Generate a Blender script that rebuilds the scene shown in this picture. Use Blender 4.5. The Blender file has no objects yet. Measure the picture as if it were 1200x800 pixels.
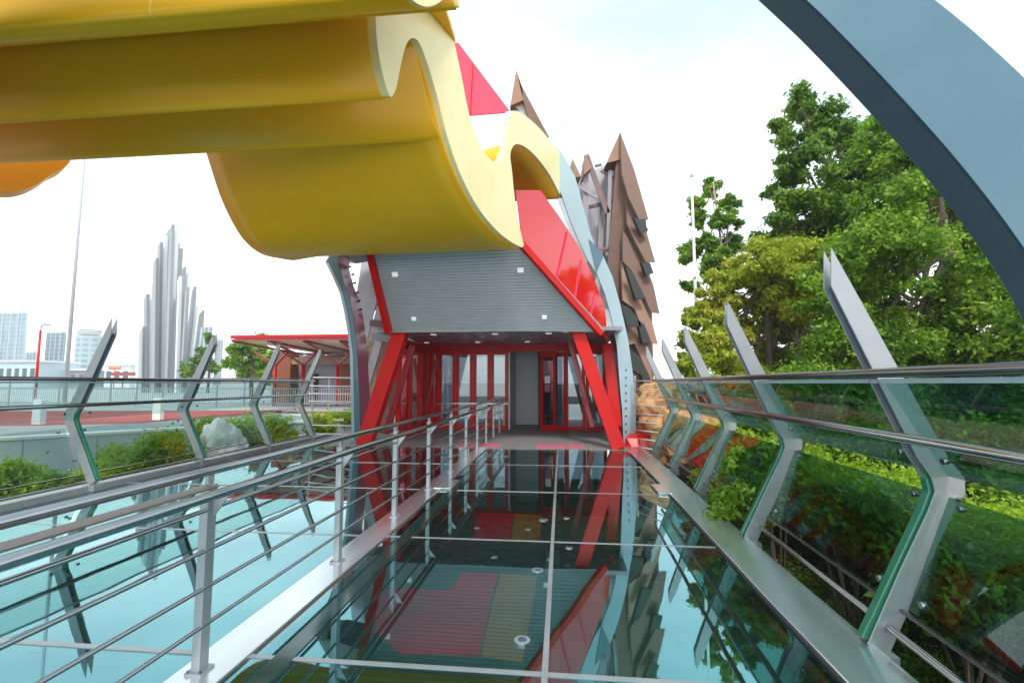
import bpy, bmesh, math, random
import numpy as np
from mathutils import Vector, Matrix
R = math.radians
random.seed(7); np.random.seed(7)

# ------------------------------------------------------------------ camera
SC = bpy.context.scene
COL = SC.collection
FPX, PITCH, YAW, ROLL = 560.0, 5.0, 5.9, 0.0
CAMH = 1.65
cd = bpy.data.cameras.new('camera'); cam = bpy.data.objects.new('camera', cd); COL.objects.link(cam)
cd.sensor_width = 36; cd.lens = FPX / 1200 * 36; cd.clip_start = 0.05; cd.clip_end = 6000
cam.location = (0, 0, CAMH)
cam.rotation_euler = (R(90 + PITCH), R(ROLL), R(YAW))
SC.camera = cam
CM = cam.rotation_euler.to_matrix()
def ray(px, py):
    return CM @ Vector(((px - 600) / FPX, -(py - 400) / FPX, -1.0))
def at(px, py, Y):
    """world point that the photograph shows at (px, py), at the distance Y along the bridge"""
    d = ray(px, py); t = Y / d.y
    return Vector((0, 0, CAMH)) + d * t
def at_floor(px, py, Z=0.0):
    d = ray(px, py); return Vector((0, 0, CAMH)) + d * ((Z - CAMH) / d.z)
def at_plane(px, py, k, c):
    """point on the upright plane X = k*Y + c"""
    d = ray(px, py); t = c / (d.x - k * d.y)
    return Vector((0, 0, CAMH)) + d * t

# ------------------------------------------------------------------ light
SUN_EL, SUN_AZ = 50, 168            # azimuth clockwise from +Y: behind the camera, to the right
w = bpy.data.worlds.new('World'); SC.world = w; w.use_nodes = True
nt = w.node_tree; nt.nodes.clear()
out = nt.nodes.new('ShaderNodeOutputWorld'); bg = nt.nodes.new('ShaderNodeBackground')
sky = nt.nodes.new('ShaderNodeTexSky'); sky.sky_type = 'NISHITA'; sky.sun_disc = False
sky.sun_elevation = R(SUN_EL); sky.sun_rotation = R(SUN_AZ); sky.air_density = 1.0; sky.dust_density = 2.0
tc = nt.nodes.new('ShaderNodeTexCoord'); mp = nt.nodes.new('ShaderNodeMapping'); mp.inputs['Scale'].default_value = (1.0, 1.0, 2.6)
ns = nt.nodes.new('ShaderNodeTexNoise'); ns.inputs['Scale'].default_value = 1.9; ns.inputs['Detail'].default_value = 5
cr = nt.nodes.new('ShaderNodeValToRGB'); cr.color_ramp.elements[0].position = 0.32; cr.color_ramp.elements[0].color = (.45, .45, .45, 1)
cr.color_ramp.elements[1].position = 0.62; cr.color_ramp.elements[1].color = (1, 1, 1, 1)
mx = nt.nodes.new('ShaderNodeMixRGB')
sx = nt.nodes.new('ShaderNodeSeparateXYZ'); nt.links.new(tc.outputs['Generated'], sx.inputs[0])
gr = nt.nodes.new('ShaderNodeValToRGB'); gr.color_ramp.elements[0].position = .06; gr.color_ramp.elements[0].color = (1, 1, 1, 1)
gr.color_ramp.elements[1].position = .62; gr.color_ramp.elements[1].color = (.37, .50, .53, 1)
nt.links.new(sx.outputs[2], gr.inputs[0])
gm = nt.nodes.new('ShaderNodeMixRGB'); gm.blend_type = 'MULTIPLY'; gm.inputs[0].default_value = 1; gm.inputs[2].default_value = (14.0, 14.2, 14.2, 1)
nt.links.new(gr.outputs[0], gm.inputs[1]); nt.links.new(gm.outputs[0], mx.inputs[2])
nt.links.new(tc.outputs['Generated'], mp.inputs[0]); nt.links.new(mp.outputs[0], ns.inputs['Vector'])
nt.links.new(ns.outputs['Fac'], cr.inputs[0]); nt.links.new(cr.outputs[0], mx.inputs[0])
nt.links.new(sky.outputs[0], mx.inputs[1]); nt.links.new(mx.outputs[0], bg.inputs[0])
bg.inputs[1].default_value = 0.15
nt.links.new(bg.outputs[0], out.inputs[0])
sd = bpy.data.lights.new('sun', 'SUN'); sd.energy = 2.0; sd.angle = R(12); sd.color = (1, .96, .9)
sun = bpy.data.objects.new('sun', sd); COL.objects.link(sun)
sv = Vector((math.sin(R(SUN_AZ)) * math.cos(R(SUN_EL)), math.cos(R(SUN_AZ)) * math.cos(R(SUN_EL)), math.sin(R(SUN_EL))))
sun.rotation_euler = sv.to_track_quat('Z', 'Y').to_euler()
SC.view_settings.view_transform = 'Standard'; SC.view_settings.look = 'None'
SC.view_settings.exposure = 0.42; SC.view_settings.gamma = 1
SC.render.engine = 'CYCLES'
SC.cycles.use_denoising = True
SC.cycles.max_bounces = 10; SC.cycles.transparent_max_bounces = 24; SC.cycles.glossy_bounces = 6
SC.cycles.sample_clamp_indirect = 6

# ------------------------------------------------------------------ materials
MATS = {}
def pmat(name, col, rough=.5, metal=0.0, coat=0.0, var=.08, vscale=3.0, bump=0.0, bscale=60.0, rvar=.08, spec=.5, stretch=(1, 1, 1), coatr=.05):
    m = bpy.data.materials.new(name); m.use_nodes = True; n = m.node_tree; b = n.nodes['Principled BSDF']
    b.inputs['Metallic'].default_value = metal; b.inputs['Coat Weight'].default_value = coat; b.inputs['Coat Roughness'].default_value = coatr
    b.inputs['Specular IOR Level'].default_value = spec
    t = n.nodes.new('ShaderNodeTexCoord'); g = n.nodes.new('ShaderNodeNewGeometry'); mp = n.nodes.new('ShaderNodeMapping'); mp.inputs['Scale'].default_value = stretch
    n.links.new(g.outputs['Position'], mp.inputs[0])
    no = n.nodes.new('ShaderNodeTexNoise'); no.inputs['Scale'].default_value = vscale; no.inputs['Detail'].default_value = 6; no.inputs['Roughness'].default_value = .65
    n.links.new(mp.outputs[0], no.inputs['Vector'])
    mr = n.nodes.new('ShaderNodeMapRange'); mr.inputs[1].default_value = .3; mr.inputs[2].default_value = .7
    mr.inputs[3].default_value = 1 - var; mr.inputs[4].default_value = 1 + var
    n.links.new(no.outputs['Fac'], mr.inputs[0])
    mu = n.nodes.new('ShaderNodeMixRGB'); mu.blend_type = 'MULTIPLY'; mu.inputs[0].default_value = 1; mu.inputs[1].default_value = (*col, 1)
    n.links.new(mr.outputs[0], mu.inputs[2]); n.links.new(mu.outputs[0], b.inputs['Base Color'])
    r2 = n.nodes.new('ShaderNodeMapRange'); r2.inputs[1].default_value = .3; r2.inputs[2].default_value = .7
    r2.inputs[3].default_value = max(.01, rough - rvar); r2.inputs[4].default_value = rough + rvar
    n.links.new(no.outputs['Fac'], r2.inputs[0]); n.links.new(r2.outputs[0], b.inputs['Roughness'])
    if bump:
        n2 = n.nodes.new('ShaderNodeTexNoise'); n2.inputs['Scale'].default_value = bscale; n2.inputs['Detail'].default_value = 4
        n.links.new(mp.outputs[0], n2.inputs['Vector'])
        bu = n.nodes.new('ShaderNodeBump'); bu.inputs['Strength'].default_value = bump; bu.inputs['Distance'].default_value = .02
        n.links.new(n2.outputs['Fac'], bu.inputs['Height']); n.links.new(bu.outputs[0], b.inputs['Normal'])
    MATS[name] = m; return m
steel = pmat('brushed_steel', (.34, .33, .34), .20, 1.0, var=.08, vscale=4, rvar=.04)
steel_dk = pmat('dark_steel', (.17, .155, .155), .24, .9, var=.1, rvar=.04)
steel_dk2 = pmat('taupe_cover', (.13, .11, .105), .5, .2, var=.12)
plate_m = pmat('plate_steel', (.35, .36, .375), .40, .45, var=.08, vscale=5, rvar=.05)
kerb_m = pmat('kerb_metal', (.74, .77, .80), .22, .85, var=.05, vscale=1.6, rvar=.05, stretch=(4, .5, 1))
yellow = pmat('yellow_paint', (.96, .485, .004), .40, 0, .10, var=.05, vscale=1.3, coatr=.12, spec=.3, stretch=(.2, 1, 1))
cream = pmat('sky_paled_yellow', (.97, .82, .42), .4, 0, .3, var=.04)  # the canopy yellow, paled by sky reflection put into its colour
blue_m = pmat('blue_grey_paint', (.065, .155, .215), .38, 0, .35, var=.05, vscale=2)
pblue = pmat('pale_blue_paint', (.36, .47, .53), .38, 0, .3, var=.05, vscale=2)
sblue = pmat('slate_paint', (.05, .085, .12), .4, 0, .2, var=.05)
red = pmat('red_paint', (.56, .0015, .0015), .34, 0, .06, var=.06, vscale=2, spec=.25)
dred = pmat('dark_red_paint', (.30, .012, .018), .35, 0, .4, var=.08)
magenta = pmat('rose_red_panel', (.70, .035, .09), .18, 0, .7, var=.06)
purple = pmat('red_reflection_and_notice', (.42, .12, .22), .35, 0, .15, var=.1)  # red reflection painted on the arch's inner face; also colours a door notice
corten = pmat('perforated_bronze', (.165, .085, .062), .55, .15, var=.2, vscale=3, bump=.3, bscale=60)
corten_l = pmat('light_bronze', (.28, .15, .095), .5, .1, var=.15, vscale=3, bump=.3, bscale=60)
corten_d = pmat('dark_gap_shade', (.035, .035, .033), .6, var=.15)  # shade of the gaps between scale panels, put into a colour
mauve = pmat('mauve_beam', (.20, .12, .12), .5, var=.15)
mauve2 = pmat('pale_mauve_beam', (.33, .27, .29), .5, var=.1)
lav = pmat('lavender_beam', (.52, .50, .56), .45, var=.08)
soff_d = pmat('glossy_ceiling', (.26, .25, .27), .30, .1, .1, var=.1)
granite = pmat('grey_granite', (.24, .23, .23), .55, var=.28, vscale=6, bump=.1)
court_g = pmat('teal_court', (.02, .20, .17), .8, var=.15)
court_r = pmat('crimson_court', (.62, .006, .045), .8, var=.12)
court_y = pmat('olive_court', (.40, .40, .006), .8, var=.12)
pinkm = pmat('pink_tactile', (.62, .14, .19), .6, var=.1, vscale=12, bump=.3, bscale=40)
greyw = pmat('grey_wall', (.30, .31, .34), .5, var=.06)
rwall = pmat('light_grey_wall', (.62, .64, .68), .5, var=.05)
white = pmat('white_paint', (.80, .81, .82), .45, var=.04)
wallp = pmat('pale_wall', (.50, .58, .62), .6, var=.07, vscale=1.5)
redgr = pmat('red_rubber', (.30, .05, .042), .85, var=.16, vscale=1.2)
soil = pmat('soil', (.055, .04, .028), .95, var=.5, vscale=3, bump=.8, bscale=12)
paving = pmat('paving', (.34, .34, .35), .8, var=.14, vscale=2)
bark = pmat('bark', (.10, .075, .055), .9, var=.3, vscale=8, bump=.8, bscale=25)
pbark = pmat('pale_bark', (.42, .34, .26), .8, var=.2, vscale=8, bump=.5)
creamu = pmat('cream_soffit', (.82, .70, .52), .7, var=.06)
brownw = pmat('rust_wall', (.26, .075, .035), .7, var=.1)
tan = pmat('tan_stone', (.40, .28, .19), .8, var=.15, vscale=3, bump=.2)
rockm = pmat('orange_rock', (.50, .27, .12), .85, var=.35, vscale=5, bump=1.0, bscale=6)
boulder_m = pmat('white_stone', (.90, .90, .90), .7, var=.02, vscale=4, bump=.1, bscale=9)
black = pmat('black_rubber', (.015, .015, .016), .6)
teal_e = pmat('green_glass_edge', (.018, .16, .095), .12, 0, .8, var=.12)
orange = pmat('orange_paint', (.8, .16, .02), .5)

def emat(name, col, s):
    m = bpy.data.materials.new(name); m.use_nodes = True; b = m.node_tree.nodes['Principled BSDF']
    b.inputs['Base Color'].default_value = (.8, .8, .8, 1); b.inputs['Emission Color'].default_value = (*col, 1); b.inputs['Emission Strength'].default_value = s
    return m
lamp_e = emat('lamp_glow', (1, .98, .95), .25)

def soffit_mat():
    m = pmat('grooved_soffit', (.43, .415, .44), .42, .1, .1, var=.06)
    return m
soffit_m = soffit_mat()

def floor_glass():
    m = bpy.data.materials.new('teal_mirror_glass'); m.use_nodes = True; n = m.node_tree; n.nodes.clear()
    o = n.nodes.new('ShaderNodeOutputMaterial')
    g = n.nodes.new('ShaderNodeNewGeometry')
    no = n.nodes.new('ShaderNodeTexNoise'); no.inputs['Scale'].default_value = 1.1; no.inputs['Detail'].default_value = 1.5
    n.links.new(g.outputs['Position'], no.inputs['Vector'])
    bu = n.nodes.new('ShaderNodeBump'); bu.inputs['Strength'].default_value = .14; bu.inputs['Distance'].default_value = .012
    n.links.new(no.outputs['Fac'], bu.inputs['Height'])
    n2 = n.nodes.new('ShaderNodeTexNoise'); n2.inputs['Scale'].default_value = 5; n2.inputs['Detail'].default_value = 8; n2.inputs['Roughness'].default_value = .7
    n.links.new(g.outputs['Position'], n2.inputs['Vector'])
    r2 = n.nodes.new('ShaderNodeMapRange'); r2.inputs[1].default_value = .45; r2.inputs[2].default_value = .75; r2.inputs[3].default_value = .006; r2.inputs[4].default_value = .05
    n.links.new(n2.outputs['Fac'], r2.inputs[0])
    coat = n.nodes.new('ShaderNodeBsdfGlossy'); coat.inputs[0].default_value = (.028, .235, .27, 1)      # coated inner layer
    top = n.nodes.new('ShaderNodeBsdfGlossy'); top.inputs[0].default_value = (.97, .99, 1, 1)
    tr = n.nodes.new('ShaderNodeBsdfTransparent'); tr.inputs[0].default_value = (.88, .62, .46, 1)
    for b in (coat, top):
        n.links.new(r2.outputs[0], b.inputs['Roughness']); n.links.new(bu.outputs[0], b.inputs['Normal'])
    ad = n.nodes.new('ShaderNodeAddShader'); n.links.new(coat.outputs[0], ad.inputs[0]); n.links.new(tr.outputs[0], ad.inputs[1])
    fr = n.nodes.new('ShaderNodeFresnel'); fr.inputs[0].default_value = 1.72; n.links.new(bu.outputs[0], fr.inputs['Normal'])
    mx = n.nodes.new('ShaderNodeMixShader'); n.links.new(fr.outputs[0], mx.inputs[0]); n.links.new(ad.outputs[0], mx.inputs[1]); n.links.new(top.outputs[0], mx.inputs[2])
    dd = n.nodes.new('ShaderNodeBsdfDiffuse'); dd.inputs[0].default_value = (.30, .33, .33, 1); dm = n.nodes.new('ShaderNodeMixShader')
    n3 = n.nodes.new('ShaderNodeTexNoise'); n3.inputs['Scale'].default_value = 14; n3.inputs['Detail'].default_value = 9; n3.inputs['Roughness'].default_value = .75; n.links.new(g.outputs['Position'], n3.inputs['Vector'])
    r3 = n.nodes.new('ShaderNodeMapRange'); r3.inputs[1].default_value = .52; r3.inputs[2].default_value = .80; r3.inputs[3].default_value = .006; r3.inputs[4].default_value = .09
    n.links.new(n3.outputs['Fac'], r3.inputs[0]); n.links.new(r3.outputs[0], dm.inputs[0]); n.links.new(mx.outputs[0], dm.inputs[1]); n.links.new(dd.outputs[0], dm.inputs[2])
    n.links.new(dm.outputs[0], o.inputs[0]); return m
fglass = floor_glass()

def clear_glass(name, tint, ior=1.5, rough=.01):
    m = bpy.data.materials.new(name); m.use_nodes = True; n = m.node_tree; n.nodes.clear()
    o = n.nodes.new('ShaderNodeOutputMaterial'); mix = n.nodes.new('ShaderNodeMixShader')
    tr = n.nodes.new('ShaderNodeBsdfTransparent'); tr.inputs[0].default_value = (*tint, 1)
    gl = n.nodes.new('ShaderNodeBsdfGlossy'); gl.inputs['Roughness'].default_value = rough; gl.inputs[0].default_value = (.9, 1, 1, 1)
    fr = n.nodes.new('ShaderNodeFresnel'); fr.inputs[0].default_value = ior
    g = n.nodes.new('ShaderNodeNewGeometry')
    # backside must not flip the index of refraction of a thin pane
    iv = n.nodes.new('ShaderNodeMath'); iv.operation = 'DIVIDE'; iv.inputs[0].default_value = 1; iv.inputs[1].default_value = ior
    mm = n.nodes.new('ShaderNodeMix'); mm.data_type = 'FLOAT'; mm.inputs[2].default_value = ior
    n.links.new(iv.outputs[0], mm.inputs[3]); n.links.new(g.outputs['Backfacing'], mm.inputs[0]); n.links.new(mm.outputs[0], fr.inputs[0])
    n.links.new(fr.outputs[0], mix.inputs[0]); n.links.new(tr.outputs[0], mix.inputs[1]); n.links.new(gl.outputs[0], mix.inputs[2])
    n.links.new(mix.outputs[0], o.inputs[0]); return m
pane_m = clear_glass('balustrade_glass', (.44, .63, .58), 1.45)
pane_l = clear_glass('pale_balustrade_glass', (.80, .90, .88), 1.55)
door_g = clear_glass('door_glass', (.32, .36, .40), 2.2)
door_p = clear_glass('rose_door_glass', (.72, .30, .34), 1.9)
panel_g = pmat('red_glass_panel', (.60, .008, .01), .08, 0, 1.0, var=.05)

def leaf_mat(name, c1, c2, c3):
    m = bpy.data.materials.new(name); m.use_nodes = True; n = m.node_tree; n.nodes.clear()
    o = n.nodes.new('ShaderNodeOutputMaterial')
    g = n.nodes.new('ShaderNodeNewGeometry')
    cr = n.nodes.new('ShaderNodeValToRGB'); e = cr.color_ramp.elements
    e[0].position = 0; e[0].color = (*c1, 1); e[1].position = 1; e[1].color = (*c3, 1); x = e.new(.5); x.color = (*c2, 1)
    no = n.nodes.new('ShaderNodeTexNoise'); no.inputs['Scale'].default_value = .9; no.inputs['Detail'].default_value = 3
    n.links.new(g.outputs['Position'], no.inputs['Vector'])
    ad = n.nodes.new('ShaderNodeMath'); ad.operation = 'MULTIPLY_ADD'; ad.inputs[1].default_value = .55
    s2 = n.nodes.new('ShaderNodeMath'); s2.operation = 'MULTIPLY_ADD'; s2.inputs[1].default_value = 1.6; s2.inputs[2].default_value = -.58
    n.links.new(no.outputs['Fac'], s2.inputs[0])
    n.links.new(g.outputs['Random Per Island'], ad.inputs[0]); n.links.new(s2.outputs[0], ad.inputs[2]); n.links.new(ad.outputs[0], cr.inputs[0])
    d = n.nodes.new('ShaderNodeBsdfPrincipled'); d.inputs['Roughness'].default_value = .45; d.inputs['Specular IOR Level'].default_value = .35
    t = n.nodes.new('ShaderNodeBsdfTranslucent'); mx = n.nodes.new('ShaderNodeMixShader'); mx.inputs[0].default_value = .45
    n.links.new(cr.outputs[0], d.inputs['Base Color']); n.links.new(cr.outputs[0], t.inputs[0])
    n.links.new(d.outputs[0], mx.inputs[1]); n.links.new(t.outputs[0], mx.inputs[2]); n.links.new(mx.outputs[0], o.inputs[0]); return m
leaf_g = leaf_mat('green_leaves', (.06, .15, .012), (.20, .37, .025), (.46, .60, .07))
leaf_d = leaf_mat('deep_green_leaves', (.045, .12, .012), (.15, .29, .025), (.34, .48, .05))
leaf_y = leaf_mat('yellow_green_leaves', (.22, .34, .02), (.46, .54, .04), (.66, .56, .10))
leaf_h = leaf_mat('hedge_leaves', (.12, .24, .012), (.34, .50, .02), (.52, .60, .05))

def facade_mat(name, c1, c2, sx, sz, mortar=.06):
    m = bpy.data.materials.new(name); m.use_nodes = True; n = m.node_tree; b = n.nodes['Principled BSDF']
    g = n.nodes.new('ShaderNodeNewGeometry'); sp = n.nodes.new('ShaderNodeSeparateXYZ'); cb = n.nodes.new('ShaderNodeCombineXYZ')
    ad = n.nodes.new('ShaderNodeMath'); ad.operation = 'ADD'
    n.links.new(g.outputs['Position'], sp.inputs[0]); n.links.new(sp.outputs[0], ad.inputs[0]); n.links.new(sp.outputs[1], ad.inputs[1])
    n.links.new(ad.outputs[0], cb.inputs[0]); n.links.new(sp.outputs[2], cb.inputs[1])
    br = n.nodes.new('ShaderNodeTexBrick'); br.offset = 0; br.inputs['Scale'].default_value = 1
    br.inputs['Brick Width'].default_value = sx; br.inputs['Row Height'].default_value = sz; br.inputs['Mortar Size'].default_value = mortar * sz
    br.inputs['Color1'].default_value = (*c1, 1); br.inputs['Color2'].default_value = (*c2, 1); br.inputs['Mortar'].default_value = (.34, .42, .45, 1)
    n.links.new(cb.outputs[0], br.inputs[0]); n.links.new(br.outputs[0], b.inputs['Base Color'])
    b.inputs['Roughness'].default_value = .25; b.inputs['Specular IOR Level'].default_value = .8
    return m
fac1 = facade_mat('glass_facade', (.07, .18, .24), (.15, .30, .36), 5, 4, .10)
fac2 = facade_mat('dark_glass_facade', (.02, .09, .13), (.05, .15, .20), 6, 4, .09)
fac3 = facade_mat('banded_facade', (.05, .17, .22), (.13, .28, .34), 9, 5, .28)

# ------------------------------------------------------------------ mesh helpers
class MB:
    def __init__(s): s.v = []; s.f = []
    def add(s, v, f):
        o = len(s.v); s.v += [tuple(x) for x in v]; s.f += [tuple(i + o for i in q) for q in f]; return s
    def box(s, a, b):
        x0, y0, z0 = a; x1, y1, z1 = b
        return s.add([(x0, y0, z0), (x1, y0, z0), (x1, y1, z0), (x0, y1, z0), (x0, y0, z1), (x1, y0, z1), (x1, y1, z1), (x0, y1, z1)],
                     [(0, 3, 2, 1), (4, 5, 6, 7), (0, 1, 5, 4), (1, 2, 6, 5), (2, 3, 7, 6), (3, 0, 4, 7)])
    def prism(s, pts, vec):
        """closed polygon of 3D points pushed along vec"""
        n = len(pts); vec = Vector(vec); v = [Vector(p) for p in pts] + [Vector(p) + vec for p in pts]
        f = [tuple(range(n)), tuple(range(2 * n - 1, n - 1, -1))] + [(i, i + n, (i + 1) % n + n, (i + 1) % n) for i in range(n)]
        return s.add(v, f)
    def bar(s, p, q, wx, wy, up=(0, 0, 1)):
        p = Vector(p); q = Vector(q); d = (q - p).normalized(); u = Vector(up)
        if abs(d.dot(u)) > .98: u = Vector((0, 1, 0))
        a = d.cross(u).normalized() * wx / 2; b = a.cross(d).normalized() * wy / 2
        v = [p - a - b, p + a - b, p + a + b, p - a + b, q - a - b, q + a - b, q + a + b, q - a + b]
        return s.add(v, [(0, 1, 2, 3), (7, 6, 5, 4), (0, 4, 5, 1), (1, 5, 6, 2), (2, 6, 7, 3), (3, 7, 4, 0)])
    def tube(s, pts, r, n=12, cap=True):
        pts = [Vector(p) for p in pts]; rr = r if isinstance(r, (list, tuple)) else [r] * len(pts)
        rings = []; base = len(s.v); prev = None
        for i, p in enumerate(pts):
            d = (pts[min(i + 1, len(pts) - 1)] - pts[max(i - 1, 0)]).normalized()
            u = Vector((0, 0, 1)) if prev is None else prev
            if abs(d.dot(u)) > .95: u = Vector((1, 0, 0))
            a = d.cross(u).normalized(); b = a.cross(d).normalized(); prev = b
            rings.append([p + (a * math.cos(2 * math.pi * k / n) + b * math.sin(2 * math.pi * k / n)) * rr[i] for k in range(n)])
        v = [x for g in rings for x in g]; f = []
        for i in range(len(pts) - 1):
            for k in range(n): f.append((i * n + k, i * n + (k + 1) % n, (i + 1) * n + (k + 1) % n, (i + 1) * n + k))
        if cap: f.append(tuple(range(n - 1, -1, -1))); f.append(tuple(range((len(pts) - 1) * n, len(pts) * n)))
        return s.add(v, f)
    def build(s, name, mat, parent=None, smooth=False, bevel=0, fix=True):
        me = bpy.data.meshes.new(name); me.from_pydata(s.v, [], s.f); me.update()
        if fix:
            bm = bmesh.new(); bm.from_mesh(me); bmesh.ops.recalc_face_normals(bm, faces=bm.faces)
            bm.to_mesh(me); bm.free()
        if smooth:
            for p in me.polygons: p.use_smooth = len(p.vertices) == 4
            me.update()
        me.materials.append(mat)
        o = bpy.data.objects.new(name, me); COL.objects.link(o)
        if parent: o.parent = parent
        if bevel:
            b = o.modifiers.new('edge', 'BEVEL'); b.width = bevel; b.segments = 2; b.limit_method = 'ANGLE'
        return o
def smooth_pts(P, k=4):
    out = []; n = len(P)
    for i in range(n - 1):
        p0 = P[max(i - 1, 0)]; p1 = P[i]; p2 = P[i + 1]; p3 = P[min(i + 2, n - 1)]
        for j in range(k):
            t = j / k; t2 = t * t; t3 = t2 * t
            out.append(tuple(.5 * ((2 * p1[c]) + (-p0[c] + p2[c]) * t + (2 * p0[c] - 5 * p1[c] + 4 * p2[c] - p3[c]) * t2 + (-p0[c] + 3 * p1[c] - 3 * p2[c] + p3[c]) * t3) for c in range(len(p1))))
    out.append(tuple(P[-1])); return out
def thing(name, label, cat, loc=(0, 0, 0), group=None):
    o = bpy.data.objects.new(name, None); COL.objects.link(o); o.location = loc
    o['label'] = label; o['category'] = cat
    if group: o['group'] = group
    return o
def tag(o, label, cat, group=None, kind=None):
    o['label'] = label; o['category'] = cat
    if group: o['group'] = group
    if kind: o['kind'] = kind
    return o
def struct(o, label=None):
    o['kind'] = 'structure'
    if label: o['label'] = label
    return o
def copy_tree(o, loc, rz, label):
    r = o.copy(); COL.objects.link(r); r.location = loc; r.rotation_euler = (0, 0, rz); r['label'] = label
    for ch in o.children:
        c = ch.copy(); COL.objects.link(c); c.parent = r
        for g in ch.children:
            d = g.copy(); COL.objects.link(d); d.parent = c
    return r

# ------------------------------------------------------------------ ground
g = MB(); g.box((-1500, -60, -1.3), (1500, 3000, -.9)); struct(g.build('ground', soil))
# raised plaza beyond the bridge on the left, its pale retaining wall runs obliquely
W0 = at_floor(-260, 527, .3); W1 = at_floor(0, 514, .3); W2 = at_floor(424, 490, .3)
wdir = (W2 - W1).normalized(); WA = W1 - wdir * 22; WB = W2 + wdir * 3
pz = MB(); pz.prism([(WA.x, WA.y, .0), (WB.x, WB.y, .0), (WB.x, 600, 0), (-900, 600, 0), (-900, WA.y, 0)], (0, 0, .296)); struct(pz.build('plaza', paving))
nrm = Vector((wdir.y, -wdir.x, 0))
rw = thing('retaining_wall', 'low pale blue-grey panelled retaining wall holding up the red plaza', 'wall', (WB.x, WB.y, -.9))
def rel(o, mb):
    mb.v = [tuple(Vector(p) - o.location) for p in mb.v]; return mb
m = MB(); m.prism([WA + nrm * .2 - Vector((0, 0, 1.2)), WB + nrm * .2 - Vector((0, 0, 1.2)), WB - Vector((0, 0, 1.2)), WA - Vector((0, 0, 1.2))], (0, 0, 1.17)); rel(rw, m).build('wall_face', wallp, rw)
m = MB(); m.prism([WA + nrm * .25 + Vector((0, 0, -.03)), WB + nrm * .25 + Vector((0, 0, -.03)), WB + Vector((0, 0, -.03)) - nrm * .2, WA - nrm * .2 + Vector((0, 0, -.03))], (0, 0, .07)); rel(rw, m).build('coping', white, rw)
L = (WB - WA).length
for k in range(1, int(L / 1.4)):
    p = WA + wdir * (k * 1.4) + nrm * .205
    m = MB(); m.bar(p - Vector((0, 0, 1.15)), p - Vector((0, 0, .05)), .02, .012, up=nrm); rel(rw, m).build('joint', greyw, rw)
# red running surface on the plaza
m = MB()
q = [at_floor(-500, 508, .3), at_floor(150, 496, .3), at_floor(330, 484, .3), at_floor(330, 480.5, .3), at_floor(-500, 483, .3)]
for p in q: p.z = .3
m.prism(q, (0, 0, .004)); struct(m.build('path', redgr))
m = MB(); m.prism([Vector((WB.x - 6, WB.y + .2, .3)), Vector((WB.x + 0, WB.y + .3, .3)), Vector((WB.x - 1, WB.y + 1.6, .3)), Vector((WB.x - 9, WB.y + 1.8, .3))], (0, 0, .004)); struct(m.build('path', redgr))

# ------------------------------------------------------------------ bridge deck
deck = bpy.data.objects.new('bridge_deck', None); COL.objects.link(deck); struct(deck)
DL, DR, DE = -7.25, 1.56, 12.25
seams = [.6, 2.88, 5.17, 7.46, 9.85, DE]
cols = [DL, -4.7, -2.19, None, -1.9, -.11, DR]
xs = [(DL, -4.7), (-4.7, -2.19), (-1.89, -.11), (-.11, DR)]
for i in range(-1, len(seams) - 1):
    y0 = -4.0 if i < 0 else seams[i]; y1 = seams[i + 1]
    for (x0, x1) in xs:
        m = MB(); m.add([(x0 + .012, y0 + .014, 0), (x1 - .012, y0 + .014, 0), (x1 - .012, y1 - .014, 0), (x0 + .012, y1 - .014, 0)], [(0, 1, 2, 3)])
        o = m.build('glass_panel', fglass, deck)
        o.rotation_euler = (R(random.uniform(-.03, .03)), R(random.uniform(-.03, .03)), 0)
for s in seams[:-1]:
    m = MB(); m.box((DL, s - .018, -.05), (-2.19, s + .018, .0045)); m.box((-1.89, s - .018, -.05), (DR, s + .018, .0045)); m.build('seam_strip', plate_m, deck)
m = MB(); m.box((-.128, -4, -.05), (-.092, DE, .0085)); m.build('seam_strip', plate_m, deck)
m = MB(); m.box((-4.712, -4, -.05), (-4.688, DE, .0085)); m.build('seam_strip', steel_dk, deck)
for s_ in seams:
    m = MB(); m.box((DL, s_ - .05, -.32), (2.0, s_ + .05, -.06)); m.build('support_beam', court_g, deck)
for x_ in (-4.7, -2.04, -.10):
    m = MB(); m.box((x_ - .07, -4, -.36), (x_ + .07, DE, -.07)); m.build('support_beam', court_g, deck)
m = MB(); m.box((-2.19, -4, -.05), (-1.89, 12.3, .022)); m.build('kerb_strip', kerb_m, deck, bevel=.006)
m = MB(); m.box((-1.74, -4, -.05), (-1.62, 12.2, .010)); m.build('teal_strip', pmat('dark_teal_gloss', (.004, .035, .033), .12, 0, .3, var=.1), deck)  # glossy dark teal strip laid along the deck
m = MB(); m.prism([(1.535, -4, -.05), (1.87, -4, -.05), (1.97, 7, -.05), (2.07, 13.2, -.05), (1.60, 13.2, -.05), (1.59, 7.5, -.05), (1.54, 4, -.05)], (0, 0, .075)); m.build('kerb_strip', kerb_m, deck, bevel=.008)
m = MB(); m.prism([(1.51, -4, -.055), (1.535, -4, -.055), (1.54, 4, -.055), (1.59, 7.5, -.055), (1.56, 7.5, -.055), (1.515, 4, -.055)], (0, 0, .070)); m.build('kerb_lip', black, deck)
m = MB(); m.box((1.42, 7.45, -.02), (1.62, 8.1, .03)); m.build('kerb_pad', kerb_m, deck, bevel=.005)
m = MB(); m.box((-2.0, 7.45, .012), (-1.72, 8.1, .034)); m.build('kerb_pad', kerb_m, deck, bevel=.005)
m = MB(); m.box((DL - .15, -4, -.05), (DL + .05, 14.5, .09)); m.build('kerb_strip', plate_m, deck, bevel=.008)
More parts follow.
